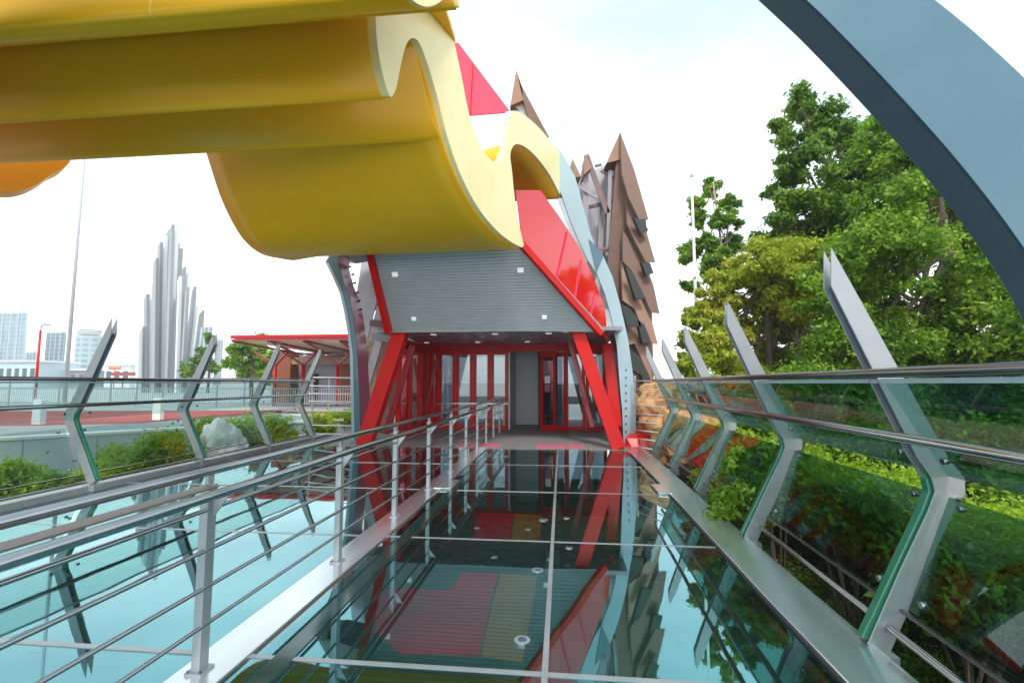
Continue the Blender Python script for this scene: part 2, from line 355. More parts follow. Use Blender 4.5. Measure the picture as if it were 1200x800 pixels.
# outer edge beams
m = MB(); m.prism([(1.95, -4, -.6), (2.12, -4, -.6), (2.36, 13, -.6), (2.16, 13, -.6)], (0, 0, .25)); m.build('edge_beam', black, deck)
m = MB(); m.box((DL - .5, -4, -.35), (DL - .17, 14.5, -.09)); m.build('edge_beam', sblue, deck)

# coloured play surface on the ground below the glass
def flatpoly(pts, z, name, mat):
    q = [at_floor(x, y, z) for x, y in pts]
    m = MB(); m.add([(p.x, p.y, z) for p in q], [tuple(range(len(q)))]); return struct(m.build(name, mat))
m = MB(); m.add([(-7.6, -5, -.892), (2.0, -5, -.892), (2.0, 14, -.892), (-7.6, 14, -.892)], [(0, 1, 2, 3)]); struct(m.build('court_path', court_g))
flatpoly(smooth_pts([(604, 590), (596, 637), (588, 660), (575, 705), (562, 768)], 3) + [(470, 766)] + smooth_pts([(440, 740), (440, 700), (462, 688), (520, 691), (538, 675), (548, 650), (556, 620), (562, 590)], 3), -.888, 'court_path', court_r)
flatpoly([(606, 590), (598, 637), (590, 660), (577, 705), (564, 768), (612, 776), (620, 730), (629, 680), (634, 620), (636, 590)], -.886, 'court_path', court_y)

# floor lights
FL = [((612, 750), 'second nearest'), ((630, 668), ''), ((637, 609), ''), ((664, 607), ''), ((667, 642), '')]
fl_labels = ['round steel floor light nearest the camera, left of the long white seam', 'small round floor light left of the seam, in the second glass row of the deck',
             'small round floor light left of the seam and beyond the white cross seam', 'tiny round floor light just right of the seam beyond the white cross seam', 'tiny round floor light right of the seam on the near side of the cross seam']
def disc(mb, c, r, h, n=24):
    return mb.prism([(c[0] + r * math.cos(2 * math.pi * k / n), c[1] + r * math.sin(2 * math.pi * k / n), c[2]) for k in range(n)], (0, 0, h))
for (p, _), lb in zip(FL, fl_labels):
    c = at_floor(*p); t = thing('floor_light', lb, 'floor light', (c.x, c.y, 0), 'round lights set in the glass deck')
    rr = .052 if p[0] < 640 else .035
    disc(MB(), (0, 0, .001), rr, .005).build('rim', kerb_m, t); disc(MB(), (0, 0, .005), rr * .55, .004).build('lens', sblue, t)

# ------------------------------------------------------------------ divider railing
dr = thing('divider_railing', 'stainless steel railing with flat posts and four bars dividing the glass deck', 'railing', (-2.07, 2, 0))
PX = -2.065
PY = [-.45, 1.1, 2.65, 4.34, 5.85, 7.36, 8.87, 10.3, 11.7, 13.1, 14.5, 15.9, 17.2]
def rel_build(root, mb, name, mat, **k): return rel(root, mb).build(name, mat, root, **k)
for y in PY:
    m = MB(); m.box((PX - .026, y - .012, .022), (PX + .026, y + .062, 1.06)); m.box((PX - .012, y, 1.06), (PX + .012, y + .05, 1.115)); rel_build(dr, m, 'post', plate_m, bevel=.004)
    m = MB(); m.prism([(PX + .027, y + .018, .98), (PX + .12, y + .018, 1.0), (PX + .14, y + .018, 1.015), (PX + .027, y + .018, .86)], (0, .012, 0)); rel_build(dr, m, 'bracket', plate_m)
    m = MB(); m.box((PX - .05, y - .03, .022), (PX + .05, y + .08, .034)); rel_build(dr, m, 'base_plate', plate_m)
    for (bx, by) in ((-.038, -.018), (.038, -.018)):
        m = MB(); disc(m, (PX + bx, y + by, .034), .008, .008, 8); rel_build(dr, m, 'bolt', steel_dk)
m = MB(); m.tube([(PX, -3, 1.137), (PX, 17.3, 1.137)], .026, 16); rel_build(dr, m, 'top_rail', steel, smooth=True)
m = MB(); m.box((-2.05, -3, 1.062), (-1.945, 2.6, 1.07)); rel_build(dr, m, 'cover_plate', steel_dk2)
m = MB(); m.tube([(-1.915, -3, 1.035), (-1.915, 17.2, 1.035)], .027, 16); rel_build(dr, m, 'handrail', steel, smooth=True)
for z in (.27, .48, .69, .92):
    m = MB(); m.tube([(PX + .015, -3, z), (PX + .015, 17.3, z)], .0125, 10); rel_build(dr, m, 'bar', steel, smooth=True)

# ------------------------------------------------------------------ parapet ribs (pairs of bent steel plates)
prof_px = [(972, 292), (972, 337), (1027, 447), (1072, 535), (1088, 558), (1092, 574), (1084, 596), (1050, 668), (1014, 750), (1038, 764), (1078, 674), (1109, 606), (1127, 576), (1126, 558), (1110, 540), (1060, 450)]
RY = 3.39
prof = [at(x, y, RY) for x, y in prof_px]
bx = at(1026, 757, RY).x
prof = [(p.x - bx, p.z) for p in prof]
print('RIB', [(round(a, 2), round(b, 2)) for a, b in prof])
fin_px = [(1078, 545), (1087, 560), (1090, 574), (1082, 596), (1048, 668), (1012, 745), (1022, 748), (1060, 668), (1096, 590), (1100, 574), (1096, 558)]
fin = [at(x, y, RY) for x, y in fin_px]; fin = [(p.x - bx - .015, p.z) for p in fin]
SEP = .045
def make_rib(label):
    t = thing('steel_rib', label, 'rib', (0, 0, 0), 'bent steel ribs of the bridge parapet')
    for s in (-1, 1):
        m = MB(); y = s * SEP; m.prism([(a, y - .006, b) for a, b in prof], (0, .012, 0)); m.build('plate', plate_m, t, bevel=.003)
    m = MB(); m.prism([(a, -.03, b) for a, b in fin], (0, .06, 0)); m.build('glass_fin', teal_e, t, bevel=.008)
    # spacer inside the upper channel
    up = [prof[1], prof[2], prof[3], (prof[3][0] + .03, prof[3][1] + .02), (prof[2][0] + .03, prof[2][1] + .02), (prof[1][0] + .03, prof[1][1] + .03)]
    m = MB(); m.prism([(a + .03, -.045, b) for a, b in up], (0, .09, 0)); m.build('spacer', sblue, t)
    for (a, b) in ((prof[11][0] - .02, .32), (prof[11][0] + .06, .93)):
        m = MB(); m.tube([(a, -SEP - .04, b), (a, -SEP, b)], .016, 10); m.build('bolt', steel, t)
    m = MB(); m.box((-.09, -.09, -.12), (.10, .09, -.02)); m.build('foot', plate_m, t)
    return t
RIBR = [(1.94, 3.39), (1.97, 5.5), (2.07, 7.72), (2.15, 9.8), (2.20, 11.9)]
RIBL = [(-7.2, 6.85), (-7.25, 9.15), (-7.25, 11.4), (-7.2, 13.4), (-7.2, 4.6)]
lbR = ['nearest grey rib of the right parapet, its tip against the big green trees', 'second rib from the camera along the right parapet', 'third rib along the right parapet, in front of the yellow-green trees',
       'fourth rib along the right parapet, near the thin flagpole', 'farthest rib of the right parapet, beside the bronze building']
lbL = ['grey rib of the left parapet standing before the distant round glass tower', 'rib of the left parapet right beside the fan of white blades', 'rib of the left parapet in front of the open end of the red roofed pavilion',
       'rib of the left parapet closest to the curved blue arch leg', 'rib of the left parapet only partly seen at the picture edge']
rib0 = make_rib(lbR[0]); rib0.location = (RIBR[0][0], RIBR[0][1], 0)
for (x, y), lb in list(zip(RIBR, lbR))[1:]: copy_tree(rib0, (x, y, 0), 0, lb)
for (x, y), lb in list(zip(RIBL, lbL))[:4]: copy_tree(rib0, (x, y, .12), math.pi, lb)

def rx(y):            # base line of the right parapet
    return 1.94 + (y - 3.39) * .031
def make_parapet(side, root, ys, base, pm):
    s = 1 if side > 0 else -1
    def pt(off, y, z): return Vector((base(y) + s * off, y, z))
    # offsets on the rib outline: lower leg outer face and upper leg outer face
    for i in range(len(ys) - 1):
        y0, y1 = ys[i] + .1, ys[i + 1] - .1
        lo0, lo1 = .16, .44      # lower pane leans outward
        m = MB(); m.prism([pt(lo0, y0, .27), pt(lo0, y1, .27), pt(lo1, y1, .95), pt(lo1, y0, .95)], Vector((s * .014, 0, -.004))); rel_build(root, m, 'lower_glass', pm)
        m = MB(); m.prism([pt(.47, y0 - .08, 1.07), pt(.47, y1 + .08, 1.07), pt(.14, y1 + .08, 1.66), pt(.14, y0 - .08, 1.66)], Vector((s * .014, 0, .006))); rel_build(root, m, 'upper_glass', pm)
        for yy in (y0 + .1, y1 - .1):
            for (a, z) in ((.43, .9), (.18, .34), (.36, 1.18)):
                p = pt(a - .012, yy, z); q = pt(a + .02, yy, z + .005)
                m = MB(); m.tube([p, q], .02, 14); rel_build(root, m, 'glass_clamp', steel, smooth=True)
    ya, yb = ys[0], ys[-1]
    m = MB(); m.tube([pt(.13, y, 1.318) for y in (ya, (ya + yb) / 2, yb)], .031, 16); rel_build(root, m, 'handrail', steel, smooth=True)
    m = MB(); m.tube([pt(-.02, y, 1.712) for y in (ya, (ya + yb) / 2, yb)], .029, 16); rel_build(root, m, 'cap_rail', steel_dk, smooth=True)
    m = MB(); m.bar(pt(.125, ya, 1.665), pt(.125, yb, 1.665), .02, .028); rel_build(root, m, 'glass_edge_trim', pblue)
    m = MB(); m.tube([pt(.07, ya, .14), pt(.07, yb, .14)], .021, 12); rel_build(root, m, 'lower_tube', steel, smooth=True)
    m = MB(); m.bar(pt(.15, ya, .245), pt(.15, yb, .245), .02, .02); rel_build(root, m, 'bottom_channel', steel_dk)
pr = thing('glass_balustrade', 'leaning glass balustrade with steel handrail along the right edge of the deck, before the hedge', 'balustrade', (2.0, 3, 0))
make_parapet(1, pr, [-1.0, 1.2, 3.39, 5.5, 7.72, 9.8, 11.9], rx, pane_m)
pl = thing('glass_balustrade', 'leaning glass balustrade with steel handrail along the far left edge, before the plaza', 'balustrade', (-7.05, 7, 0))
make_parapet(-1, pl, [2.3, 4.6, 6.85, 9.15, 11.4, 13.4], lambda y: -7.23, pane_l)
# wire rails that close the gap between the arch legs and the parapets
wr = thing('wire_railing', 'short railing of thin horizontal bars between the right arch leg and the balustrade', 'railing', (2.3, 12.4, 0))
for k in range(9):
    a = at(744, 446 + k * 9.6, 13.2); b = at(790 - k * 3.2, 447 + k * 9.9, 11.6)
    m = MB(); m.tube([a, b], .014, 8); rel_build(wr, m, 'bar', white, smooth=True)
m = MB(); m.bar(at(744, 440, 13.25), at(744, 530, 13.25), .05, .05); rel_build(wr, m, 'post', plate_m)
wl = thing('wire_railing', 'short railing of thin horizontal bars beside the left arch leg', 'railing', (-6.5, 14, 0))
for k, yy in enumerate((442, 452, 461, 470, 481, 498, 508)):
    m = MB(); m.tube([at(362, yy, 14.3), at(412, yy + .6, 13.6)], .018, 8); rel_build(wl, m, 'bar', white, smooth=True)
m = MB(); m.bar(at(366, 440, 14.3), at(366, 515, 14.3), .05, .05); rel_build(wl, m, 'post', plate_m)

# ------------------------------------------------------------------ arches
def mirrored(pts): return pts
fa = thing('blue_arch', 'tall bent blue-grey steel arch in front of the entrance, carrying the yellow wave', 'arch', (at(738, 512, 13.5).x, 13.5, 0))
YA = 13.5
outer = [(745, 526), (745, 512), (744, 470), (742, 440), (736, 397), (727, 357), (718, 325), (707, 300), (697, 288), (691, 270), (683, 240), (674, 207), (659, 180), (641, 162), (615, 172), (575, 195), (500, 232), (440, 262), (400, 280), (388, 296)]
inner = [(398, 297), (430, 290), (455, 280), (510, 255), (580, 222), (610, 198), (630, 188), (645, 200), (653, 215), (658, 228), (668, 258), (678, 282), (689, 305), (700, 322), (709, 345), (716, 370), (723, 406), (727, 460), (729, 480), (731, 526)]
def strip_solid(A, B, Y, d):
    """two polylines of the same length -> solid band"""
    m = MB(); n = len(A)
    for i in range(n - 1):
        q = [at(*A[i], Y), at(*A[i + 1], Y), at(*B[i + 1], Y), at(*B[i], Y)]
        v = q + [p + Vector((0, d, 0)) for p in q]
        f = [(0, 1, 2, 3), (7, 6, 5, 4), (0, 4, 5, 1), (2, 6, 7, 3)]
        if i == 0: f.append((3, 7, 4, 0))
        if i == n - 2: f.append((1, 5, 6, 2))
        m.add(v, f)
    return m
innr = inner[::-1]
m = strip_solid(outer, innr, YA, 1.25)
rel_build(fa, m, 'arch_span', pblue)
# notch facet and dark lining on the underside of the right limb
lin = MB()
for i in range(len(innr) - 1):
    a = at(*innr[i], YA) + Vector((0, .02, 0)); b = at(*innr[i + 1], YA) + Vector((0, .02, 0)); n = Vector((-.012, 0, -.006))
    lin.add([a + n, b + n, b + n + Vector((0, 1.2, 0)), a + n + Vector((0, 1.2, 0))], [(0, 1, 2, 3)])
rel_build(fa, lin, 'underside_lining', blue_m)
m = MB(); m.prism([at(690, 280, 13.47), at(697, 287, 13.47), at(707, 300, 13.47), at(699, 319, 13.47)], (0, .02, 0)); rel_build(fa, m, 'facet', blue_m)
lo = [(388, 296), (381, 307), (389, 323), (398, 343), (403, 365), (407, 388), (410, 415), (411, 460), (412, 520)]
li = [(398, 296), (396, 307), (402, 330), (409, 347), (414, 371), (417, 396), (419, 420), (421, 460), (422, 520)]
m = strip_solid(lo, li, YA, .75); rel_build(fa, m, 'left_limb', blue_m)
ll = MB()
for i in range(1, len(lo) - 1):
    a = at(*lo[i], YA - .015); b = at(*lo[i + 1], YA - .015); a2 = at(lo[i][0] + 3.5, lo[i][1], YA - .015); b2 = at(lo[i + 1][0] + 3.5, lo[i + 1][1], YA - .015)
    ll.prism([a, b, b2, a2], (0, .01, 0))
rel_build(fa, ll, 'edge_trim', pblue)
lq = MB()
for i in range(0, len(li) - 1):
    a = at(*li[i], YA + .01) + Vector((.012, 0, 0)); b = at(*li[i + 1], YA + .01) + Vector((.012, 0, 0))
    lq.add([a, b, b + Vector((0, .72, 0)), a + Vector((0, .72, 0))], [(0, 1, 2, 3)])
rel_build(fa, lq, 'red_reflection_face', purple)  # inner side of the limb, with its red reflection put into the colour
for (x, y) in ((404, 302), (408, 313), (412, 322), (414, 332), (417, 343), (419, 353), (421, 363)):
    p = at(x, y, YA + .62); m = MB(); m.tube([p + Vector((.0, 0, 0)), p + Vector((.09, 0, .02))], .03, 8); rel_build(fa, m, 'bolt', black)
for k in range(9):
    p = at(731, 505 - k * 9, YA - .01); m = MB(); m.tube([p + Vector((.06, 0, 0)), p + Vector((.06, -.03, 0))], .022, 8); rel_build(fa, m, 'bolt', steel_dk)

na = thing('blue_arch', 'huge blue-grey arch sweeping overhead across the top right corner', 'arch', (5.0, 3.2, 0))
inn = [(-400, 700), (-380, 200), (-250, -60), (0, -230), (300, -300), (560, -260), (760, -150), (860, -75), (945, 0), (983, 37), (1021, 76), (1063, 121), (1106, 169), (1149, 221), (1188, 273), (1230, 337), (1272, 430), (1300, 560), (1310, 740)]
oun = [(-640, 700), (-600, 100), (-420, -220), (-60, -430), (300, -430), (620, -330), (860, -170), (985, -84), (1095, 0), (1124, 23), (1151, 46), (1203, 94), (1252, 146), (1300, 210), (1340, 285), (1370, 360), (1400, 450), (1420, 560), (1430, 740)]
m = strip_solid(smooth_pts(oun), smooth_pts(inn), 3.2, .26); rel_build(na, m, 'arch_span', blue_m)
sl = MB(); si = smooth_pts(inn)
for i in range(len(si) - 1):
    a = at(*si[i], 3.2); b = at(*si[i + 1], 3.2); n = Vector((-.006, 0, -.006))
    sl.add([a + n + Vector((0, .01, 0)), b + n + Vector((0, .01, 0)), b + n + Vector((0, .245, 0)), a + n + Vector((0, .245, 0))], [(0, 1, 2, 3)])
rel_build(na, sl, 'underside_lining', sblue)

# ------------------------------------------------------------------ yellow wave canopy
K, Cc = .36, -4.86
yc = thing('wave_canopy', 'huge glossy yellow wave shaped canopy hanging over the glass deck', 'canopy', (-2.5, 8, 4.8))
low = [(440, 17), (442, 50), (448, 85), (457, 113), (464, 104), (470, 75), (476, 53), (483, 45), (491, 50), (500, 72), (512, 112), (524, 160), (540, 205), (560, 243), (582, 270), (600, 284), (612, 290)]
low2 = [(614, 287), (608, 262), (603, 230), (600, 200), (598, 182), (601, 172), (607, 169), (618, 174), (632, 188), (646, 208), (658, 232)]
up = [(661, 232), (661, 198), (655, 180), (643, 163), (628, 146), (612, 133), (603, 130), (598, 136), (596, 150), (593, 178), (586, 190), (575, 187), (562, 170), (550, 135), (540, 85), (530, 40), (522, 10), (510, -30), (450, -30)]
lows = smooth_pts(low, 5); low2s = smooth_pts(low2, 4); ups = smooth_pts(up, 4)
poly = [at_plane(x, y, K, Cc) for x, y in lows + low2s + ups]
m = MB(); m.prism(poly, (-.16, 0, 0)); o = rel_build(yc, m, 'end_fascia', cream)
# lobe below the entrance: loft from the fascia edge to its left profile
def arclen_resample(P, n):
    P = [Vector(p) for p in P]; d = [0]
    for i in range(1, len(P)): d.append(d[-1] + (P[i] - P[i - 1]).length)
    out = []
    for k in range(n):
        s = d[-1] * k / (n - 1); j = 0
        while j < len(d) - 2 and d[j + 1] < s: j += 1
        f = 0 if d[j + 1] == d[j] else (s - d[j]) / (d[j + 1] - d[j]); out.append(P[j].lerp(P[j + 1], min(1, max(0, f))))
    return out
def loft(A, B, n=60, m_=14, thick=.0):
    A = arclen_resample(A, n); B = arclen_resample(B, n); mb = MB(); v = []
    for j in range(m_ + 1):
        t = j / m_; v += [a.lerp(b, t) for a, b in zip(A, B)]
    f = [(j * n + i, j * n + i + 1, (j + 1) * n + i + 1, (j + 1) * n + i) for j in range(m_) for i in range(n - 1)]
    return mb.add(v, f)
edgeA = [at_plane(x, y, K, Cc) + Vector((-.10, 0, .01)) for x, y in lows if (x >= 497 and y > 60)]
leftB = smooth_pts([tuple(at(x, y, Y)) for x, y, Y in ((222, 110, 8.2), (232, 145, 8.5), (245, 181, 8.95), (262, 233, 9.45), (283, 274, 10.0), (303, 293, 10.5), (322, 299.5, 10.9))], 6)
m = loft(edgeA, leftB); o = rel_build(yc, m, 'lobe', yellow, smooth=True, fix=True)
so = o.modifiers.new('thickness', 'SOLIDIFY'); so.thickness = .12; so.offset = 0
edgeA = [at_plane(x, y, K, Cc) + Vector((-.10, 0, .01)) for x, y in low2s]
leftB = smooth_pts([tuple(at(322, 299.5, 10.9)), (-6.6, 11.3, 4.85), (-6.6, 11.5, 5.6), (-6.6, 11.6, 6.6), (-6.6, 12.2, 7.2), (-6.6, 13.0, 7.1), (-6.6, 13.5, 6.9)], 6)
m = loft(edgeA, leftB); o = rel_build(yc, m, 'lobe', yellow, smooth=True)
so = o.modifiers.new('thickness', 'SOLIDIFY'); so.thickness = .1; so.offset = 0
# main corrugated sheet that runs out over the left side
def pl2(px, py, k=K, c=Cc):
    p = at_plane(px, py, k, c); return (p.y, p.z)
sec = [pl2(*p) for p in [(440, 17), (442, 50), (448, 85), (457, 113), (464, 104), (470, 75), (476, 53), (483, 45), (491, 50), (497, 66)]]
p25 = at(508, 162, 8.0)
sec = [(6.15, 7.9), (6.35, 7.3)] + sec + [(7.7, p25.z + .30), (7.9, p25.z + .05), (8.0, p25.z), (8.08, p25.z + .03), (8.12, p25.z + .2), (8.1, p25.z + .8), (7.9, 7.6), (7.6, 8.0)]
secs = smooth_pts(sec, 5)
m = MB(); n = len(secs)
A = [(K * y + Cc - .12, y, z) for y, z in secs]; B = [(-17, y, z) for y, z in secs]
m.add(A + B, [(i, i + 1, n + i + 1, n + i) for i in range(n - 1)])
o = rel_build(yc, m, 'corrugated_sheet', yellow, smooth=True)
so = o.modifiers.new('thickness', 'SOLIDIFY'); so.thickness = .05; so.offset = 0
# front lobe with its round end
K1, C1 = .36, -3.53
l1 = [(5.02, 8.0), (5.0, 7.2), (5.02, 6.6)] + [pl2(*p, K1, C1) for p in [(473, -14), (481, -2), (490, 5), (502, 8), (515, 3), (524, -6), (532, -20)]] + [(6.05, 6.8), (6.12, 7.4), (6.1, 8.0)]
l1s = smooth_pts(l1, 5); n = len(l1s)
m = MB(); m.add([(K1 * y + C1 - .05, y, z) for y, z in l1s] + [(-17, y, z) for y, z in l1s], [(i, i + 1, n + i + 1, n + i) for i in range(n - 1)])
o = rel_build(yc, m, 'front_lobe', yellow, smooth=True)
so = o.modifiers.new('thickness', 'SOLIDIFY'); so.thickness = .05; so.offset = 0
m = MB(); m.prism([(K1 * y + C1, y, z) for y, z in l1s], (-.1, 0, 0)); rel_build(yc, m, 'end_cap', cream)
for X in (-4.9, -8.3, -11.7):
    for ss in (secs, l1s):
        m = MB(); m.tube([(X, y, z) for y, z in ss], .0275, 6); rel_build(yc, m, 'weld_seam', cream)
m = MB(); m.box((-17, 5.0, 7.95), (-1.9, 8.2, 8.05)); rel_build(yc, m, 'top_sheet', yellow)
# the lobe that shows below the sheet at the left
cp = smooth_pts([(82, 190), (75, 197), (60, 205), (45, 215), (25, 223), (0, 224), (-60, 215), (-120, 190), (-120, 150), (82, 150)], 4)
m = MB(); m.prism([at(x, y, 9.2) for x, y in cp], (-.5, .3, 0)); rel_build(yc, m, 'lobe', yellow)

# ------------------------------------------------------------------ entrance building
eb = thing('entrance_pavilion', 'red framed glass entrance with grey grooved soffit at the end of the bridge', 'building', (-1.5, 15, 0))
E = lambda m, n, mat, **k: rel_build(eb, m, n, mat, **k)
m = MB(); m.box((-7.2, 12.27, -.3), (1.75, 24, .006)); E(m, 'floor_slab', granite)
for (x0, x1) in ((-.68, .10), (-2.75, -1.6)):
    m = MB(); m.box((x0, 12.45, .006), (x1, 13.15, .014)); E(m, 'tactile_strip', pinkm)
m = MB(); m.box((.14, 12.45, .006), (.58, 13.15, .014)); E(m, 'tactile_strip', pinkm)
# flat glossy ceiling inside the porch
CZ = at(600, 405, 17.0).z
SL, SR = at(457, 386, 12.6), at(700, 386, 12.6)
m = MB(); m.box((-5.0, 12.6, CZ + .04), (1.6, 17.0, CZ + .14)); E(m, 'porch_ceiling', soff_d)
# sloping grooved soffit built as battens
T0, T1 = at(432, 285, 11.3), at(600, 272, 11.3)
S0, S1 = at(458, 386, 12.6), at(708, 389, 12.6)
nb = 32
for k in range(nb):
    t0, t1 = k / nb, (k + .86) / nb
    a = S0.lerp(T0, t0); b = S1.lerp(T1, t0); c = S1.lerp(T1, t1); d = S0.lerp(T0, t1)
    if k == 0: bat = MB()
    bat.prism([a, b, c, d], (0, .03, .04))
E(bat, 'soffit', soffit_m)
m = MB(); m.prism([S0 + Vector((0, .05, .05)), S1 + Vector((0, .05, .05)), T1 + Vector((0, .05, .05)), T0 + Vector((0, .05, .05))], (0, .05, .06)); E(m, 'soffit_backing', soff_d)
# downlights
for (x, y) in ((463, 321), (610, 316), (485, 373), (638, 371)):
    # position on the soffit plane
    nrm2 = (S1 - S0).cross(T0 - S0).normalized(); dd = ray(x, y); o0 = Vector((0, 0, CAMH))
    t = (S0 - o0).dot(nrm2) / dd.dot(nrm2); c = o0 + dd * t
    ux = Vector((1, 0, 0)); uy = (T0 - S0); uy.x = 0; uy.normalize(); s = .075 if y < 340 else .06
    c = c - Vector((0, .02, .03))
    m = MB(); m.prism([c - ux * s - uy * s * .7, c + ux * s - uy * s * .7, c + ux * s + uy * s * .7, c - ux * s + uy * s * .7], (0, .02, .03)); E(m, 'downlight', lamp_e)
for (x, y, Y) in ((508, 392, 13.2), (580, 392, 13.2), (500, 401, 15.8), (560, 401, 15.8), (618, 401, 15.8), (643, 392, 13.2)):
    c = at(x, y, Y); m = MB(); disc(m, (c.x, c.y, CZ + .02), .09, .018, 20); E(m, 'downlight', lamp_e)
# red edge beams of the soffit
m = MB(); m.bar(at(456, 388, 12.55), at(431, 280, 11.25), .14, .3); E(m, 'edge_beam', red)
m = MB(); m.bar(at(704, 391, 12.6), at(609, 284, 11.25), .13, .16); E(m, 'edge_beam', red)
# rose-red glass side cheek and the upper sail
_p0, _p1, _p2 = at(611, 283, 11.4), at(694, 384, 12.7), at(703, 335, 13.35)
_pn = (_p1 - _p0).cross(_p2 - _p0).normalized()
def on_cheek(x, y, off=0):
    d = ray(x, y); o_ = Vector((0, 0, CAMH)); return o_ + d * ((_p0 - o_).dot(_pn) / d.dot(_pn)) - d.normalized() * off
q = [on_cheek(x, y) for x, y in ((611, 283), (604, 223), (632, 223), (655, 255), (678, 290), (694, 325), (706, 356), (712, 398), (694, 384))]
m = MB(); m.prism(q, (.04, .04, 0)); E(m, 'side_panel', panel_g)
for (a, b) in (((664, 272), (652, 327)), ((681, 305), (672, 358)), ((697, 345), (690, 380))):
    m = MB(); m.bar(on_cheek(*a, .03), on_cheek(*b, .03), .05, .03); E(m, 'panel_rib', magenta)
q = [at(526, 51, 12.2), at(537, 50, 12.2), at(598, 131, 12.2), at(550, 135, 12.2), at(535, 92, 12.2)]
m = MB(); m.prism(q, (0, .06, 0)); o = E(m, 'roof_sail', magenta)
m = MB(); m.bar(at(554, 76, 12.17), at(551, 134, 12.17), .02, .02); E(m, 'sail_seam', red)
# roof mass behind the soffit so that nothing is see-through from the side
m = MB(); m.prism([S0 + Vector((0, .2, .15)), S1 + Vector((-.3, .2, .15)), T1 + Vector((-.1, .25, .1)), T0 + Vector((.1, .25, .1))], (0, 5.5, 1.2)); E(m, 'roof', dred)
# raking box columns
def raking(a, b, wdt, nm='raking_column', mat=red, dep=.34):
    m = MB(); m.bar(a, b, wdt, dep, up=(0, 1, 0)); return E(m, nm, mat, bevel=.01)
a = at_floor(725, 526); raking(Vector((a.x, 12.5, 0)), at(676, 386, 12.9), .34)
raking(at(427, 522, 12.5), at(471, 386, 12.9), .38)
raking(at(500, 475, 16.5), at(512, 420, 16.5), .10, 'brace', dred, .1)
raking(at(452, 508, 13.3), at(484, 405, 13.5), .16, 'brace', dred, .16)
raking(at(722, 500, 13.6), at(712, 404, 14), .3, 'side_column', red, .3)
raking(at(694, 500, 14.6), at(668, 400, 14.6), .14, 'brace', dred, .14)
# red side wall on the left
for k in range(3):
    ya, yb = 13.7 + k * 1.08, 13.7 + (k + 1) * 1.08
    m = MB(); m.box((-4.85, ya, 0), (-4.73, ya + .16, CZ)); m.box((-4.85, yb - .14, 0), (-4.73, yb - .004, CZ)); m.box((-4.85, ya + .16, CZ - .3), (-4.73, yb - .14, CZ)); m.box((-4.85, ya + .16, 0), (-4.73, yb - .14, .22))
    o = E(m, 'window', red); g2 = MB(); g2.box((-4.80, ya + .16, .22), (-4.785, yb - .14, CZ - .3)); rel(eb, g2).build('pane', door_p, o)
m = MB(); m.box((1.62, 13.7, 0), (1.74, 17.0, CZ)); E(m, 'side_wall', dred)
m = MB(); m.box((-5.4, 16.95, 0), (-4.6, 17.05, CZ)); E(m, 'side_wall', red)
# glazed front
FY = 17.0
def xf(px, Y=FY): return at(px, 450, Y).x
def glazed(x0, x1, n, y, z0=.0, z1=None, fr=.12, nm='window'):
    z1 = z1 or CZ
    wd = (x1 - x0) / n
    for i in range(n):
        a, b = x0 + i * wd, x0 + (i + 1) * wd
        m = MB(); m.box((a + .004, y, z0), (a + fr, y + .1, z1)); m.box((b - fr, y, z0), (b - .004, y + .1, z1)); m.box((a + fr, y, z1 - .16), (b - fr, y + .1, z1)); m.box((a + fr, y, z0), (b - fr, y + .1, z0 + .16))
        o = E(m, nm, red)
        g2 = MB(); g2.box((a + fr, y + .045, z0 + .16), (b - fr, y + .055, z1 - .16)); rel(eb, g2).build('pane', door_g, o)
m = MB(); m.box((-5.1, FY - .06, CZ - .22), (1.6, FY + .12, CZ + .05)); E(m, 'lintel', red)
for zz in (.9,):
    m = MB(); m.box((xf(492), FY + .13, zz), (xf(595), FY + .145, zz + .05)); E(m, 'push_bar', steel)
glazed(xf(492), xf(595), 5, FY + .15, z1=CZ - .15)
glazed(xf(662), xf(711), 2, FY + .15, z1=CZ - .15, nm='door')
# grey recess wall, open door leaves
m = MB(); m.box((xf(595) - .1, 19.4, 0), (xf(640) + .3, 19.6, CZ)); E(m, 'recess_wall', rwall)
m = MB(); m.box((xf(595), FY + .2, 0), (xf(595) + .06, 19.4, CZ)); E(m, 'recess_wall', rwall)
m = MB(); m.box((xf(630), FY + .35, 0), (xf(630) + .18, 19.3, CZ)); E(m, 'recess_wall', black)
for (px, lbw) in ((633, .62), (648, .5)):
    x0 = xf(px); ang = R(28)
    m = MB(); h = CZ - .25
    d = Vector((math.cos(ang), -math.sin(ang), 0)) * lbw; o0 = Vector((x0, FY + .1, 0))
    def pc(t, z): return o0 + d * t + Vector((0, 0, z))
    for (t0, t1, z0, z1) in ((0, .16, 0, h), (.84, 1, 0, h), (.16, .84, h - .15, h), (.16, .84, 0, .2)):
        m.prism([pc(t0, z0), pc(t1, z0), pc(t1, z1), pc(t0, z1)], (0, .05, 0))
    o = E(m, 'door', red)
    g2 = MB(); g2.prism([pc(.16, .2) + Vector((0, .02, 0)), pc(.84, .2) + Vector((0, .02, 0)), pc(.84, h - .15) + Vector((0, .02, 0)), pc(.16, h - .15) + Vector((0, .02, 0))], (0, .01, 0)); rel(eb, g2).build('pane', door_g, o)
    g2 = MB(); g2.tube([pc(.78, .85) + Vector((0, -.05, 0)), pc(.78, 1.6) + Vector((0, -.05, 0))], .022, 8); rel(eb, g2).build('handle', steel, o)
    if px == 633:
        for z in (1.35, 1.65):
            g2 = MB(); g2.prism([pc(.3, z), pc(.65, z), pc(.65, z + .26), pc(.3, z + .26)], (0, -.006, 0)); rel(eb, g2).build('notice', white if z > 1.5 else purple, o)
m = MB(); m.box((-2.6, 24, -.3), (-.2, 24.2, CZ)); E(m, 'back_wall', greyw)
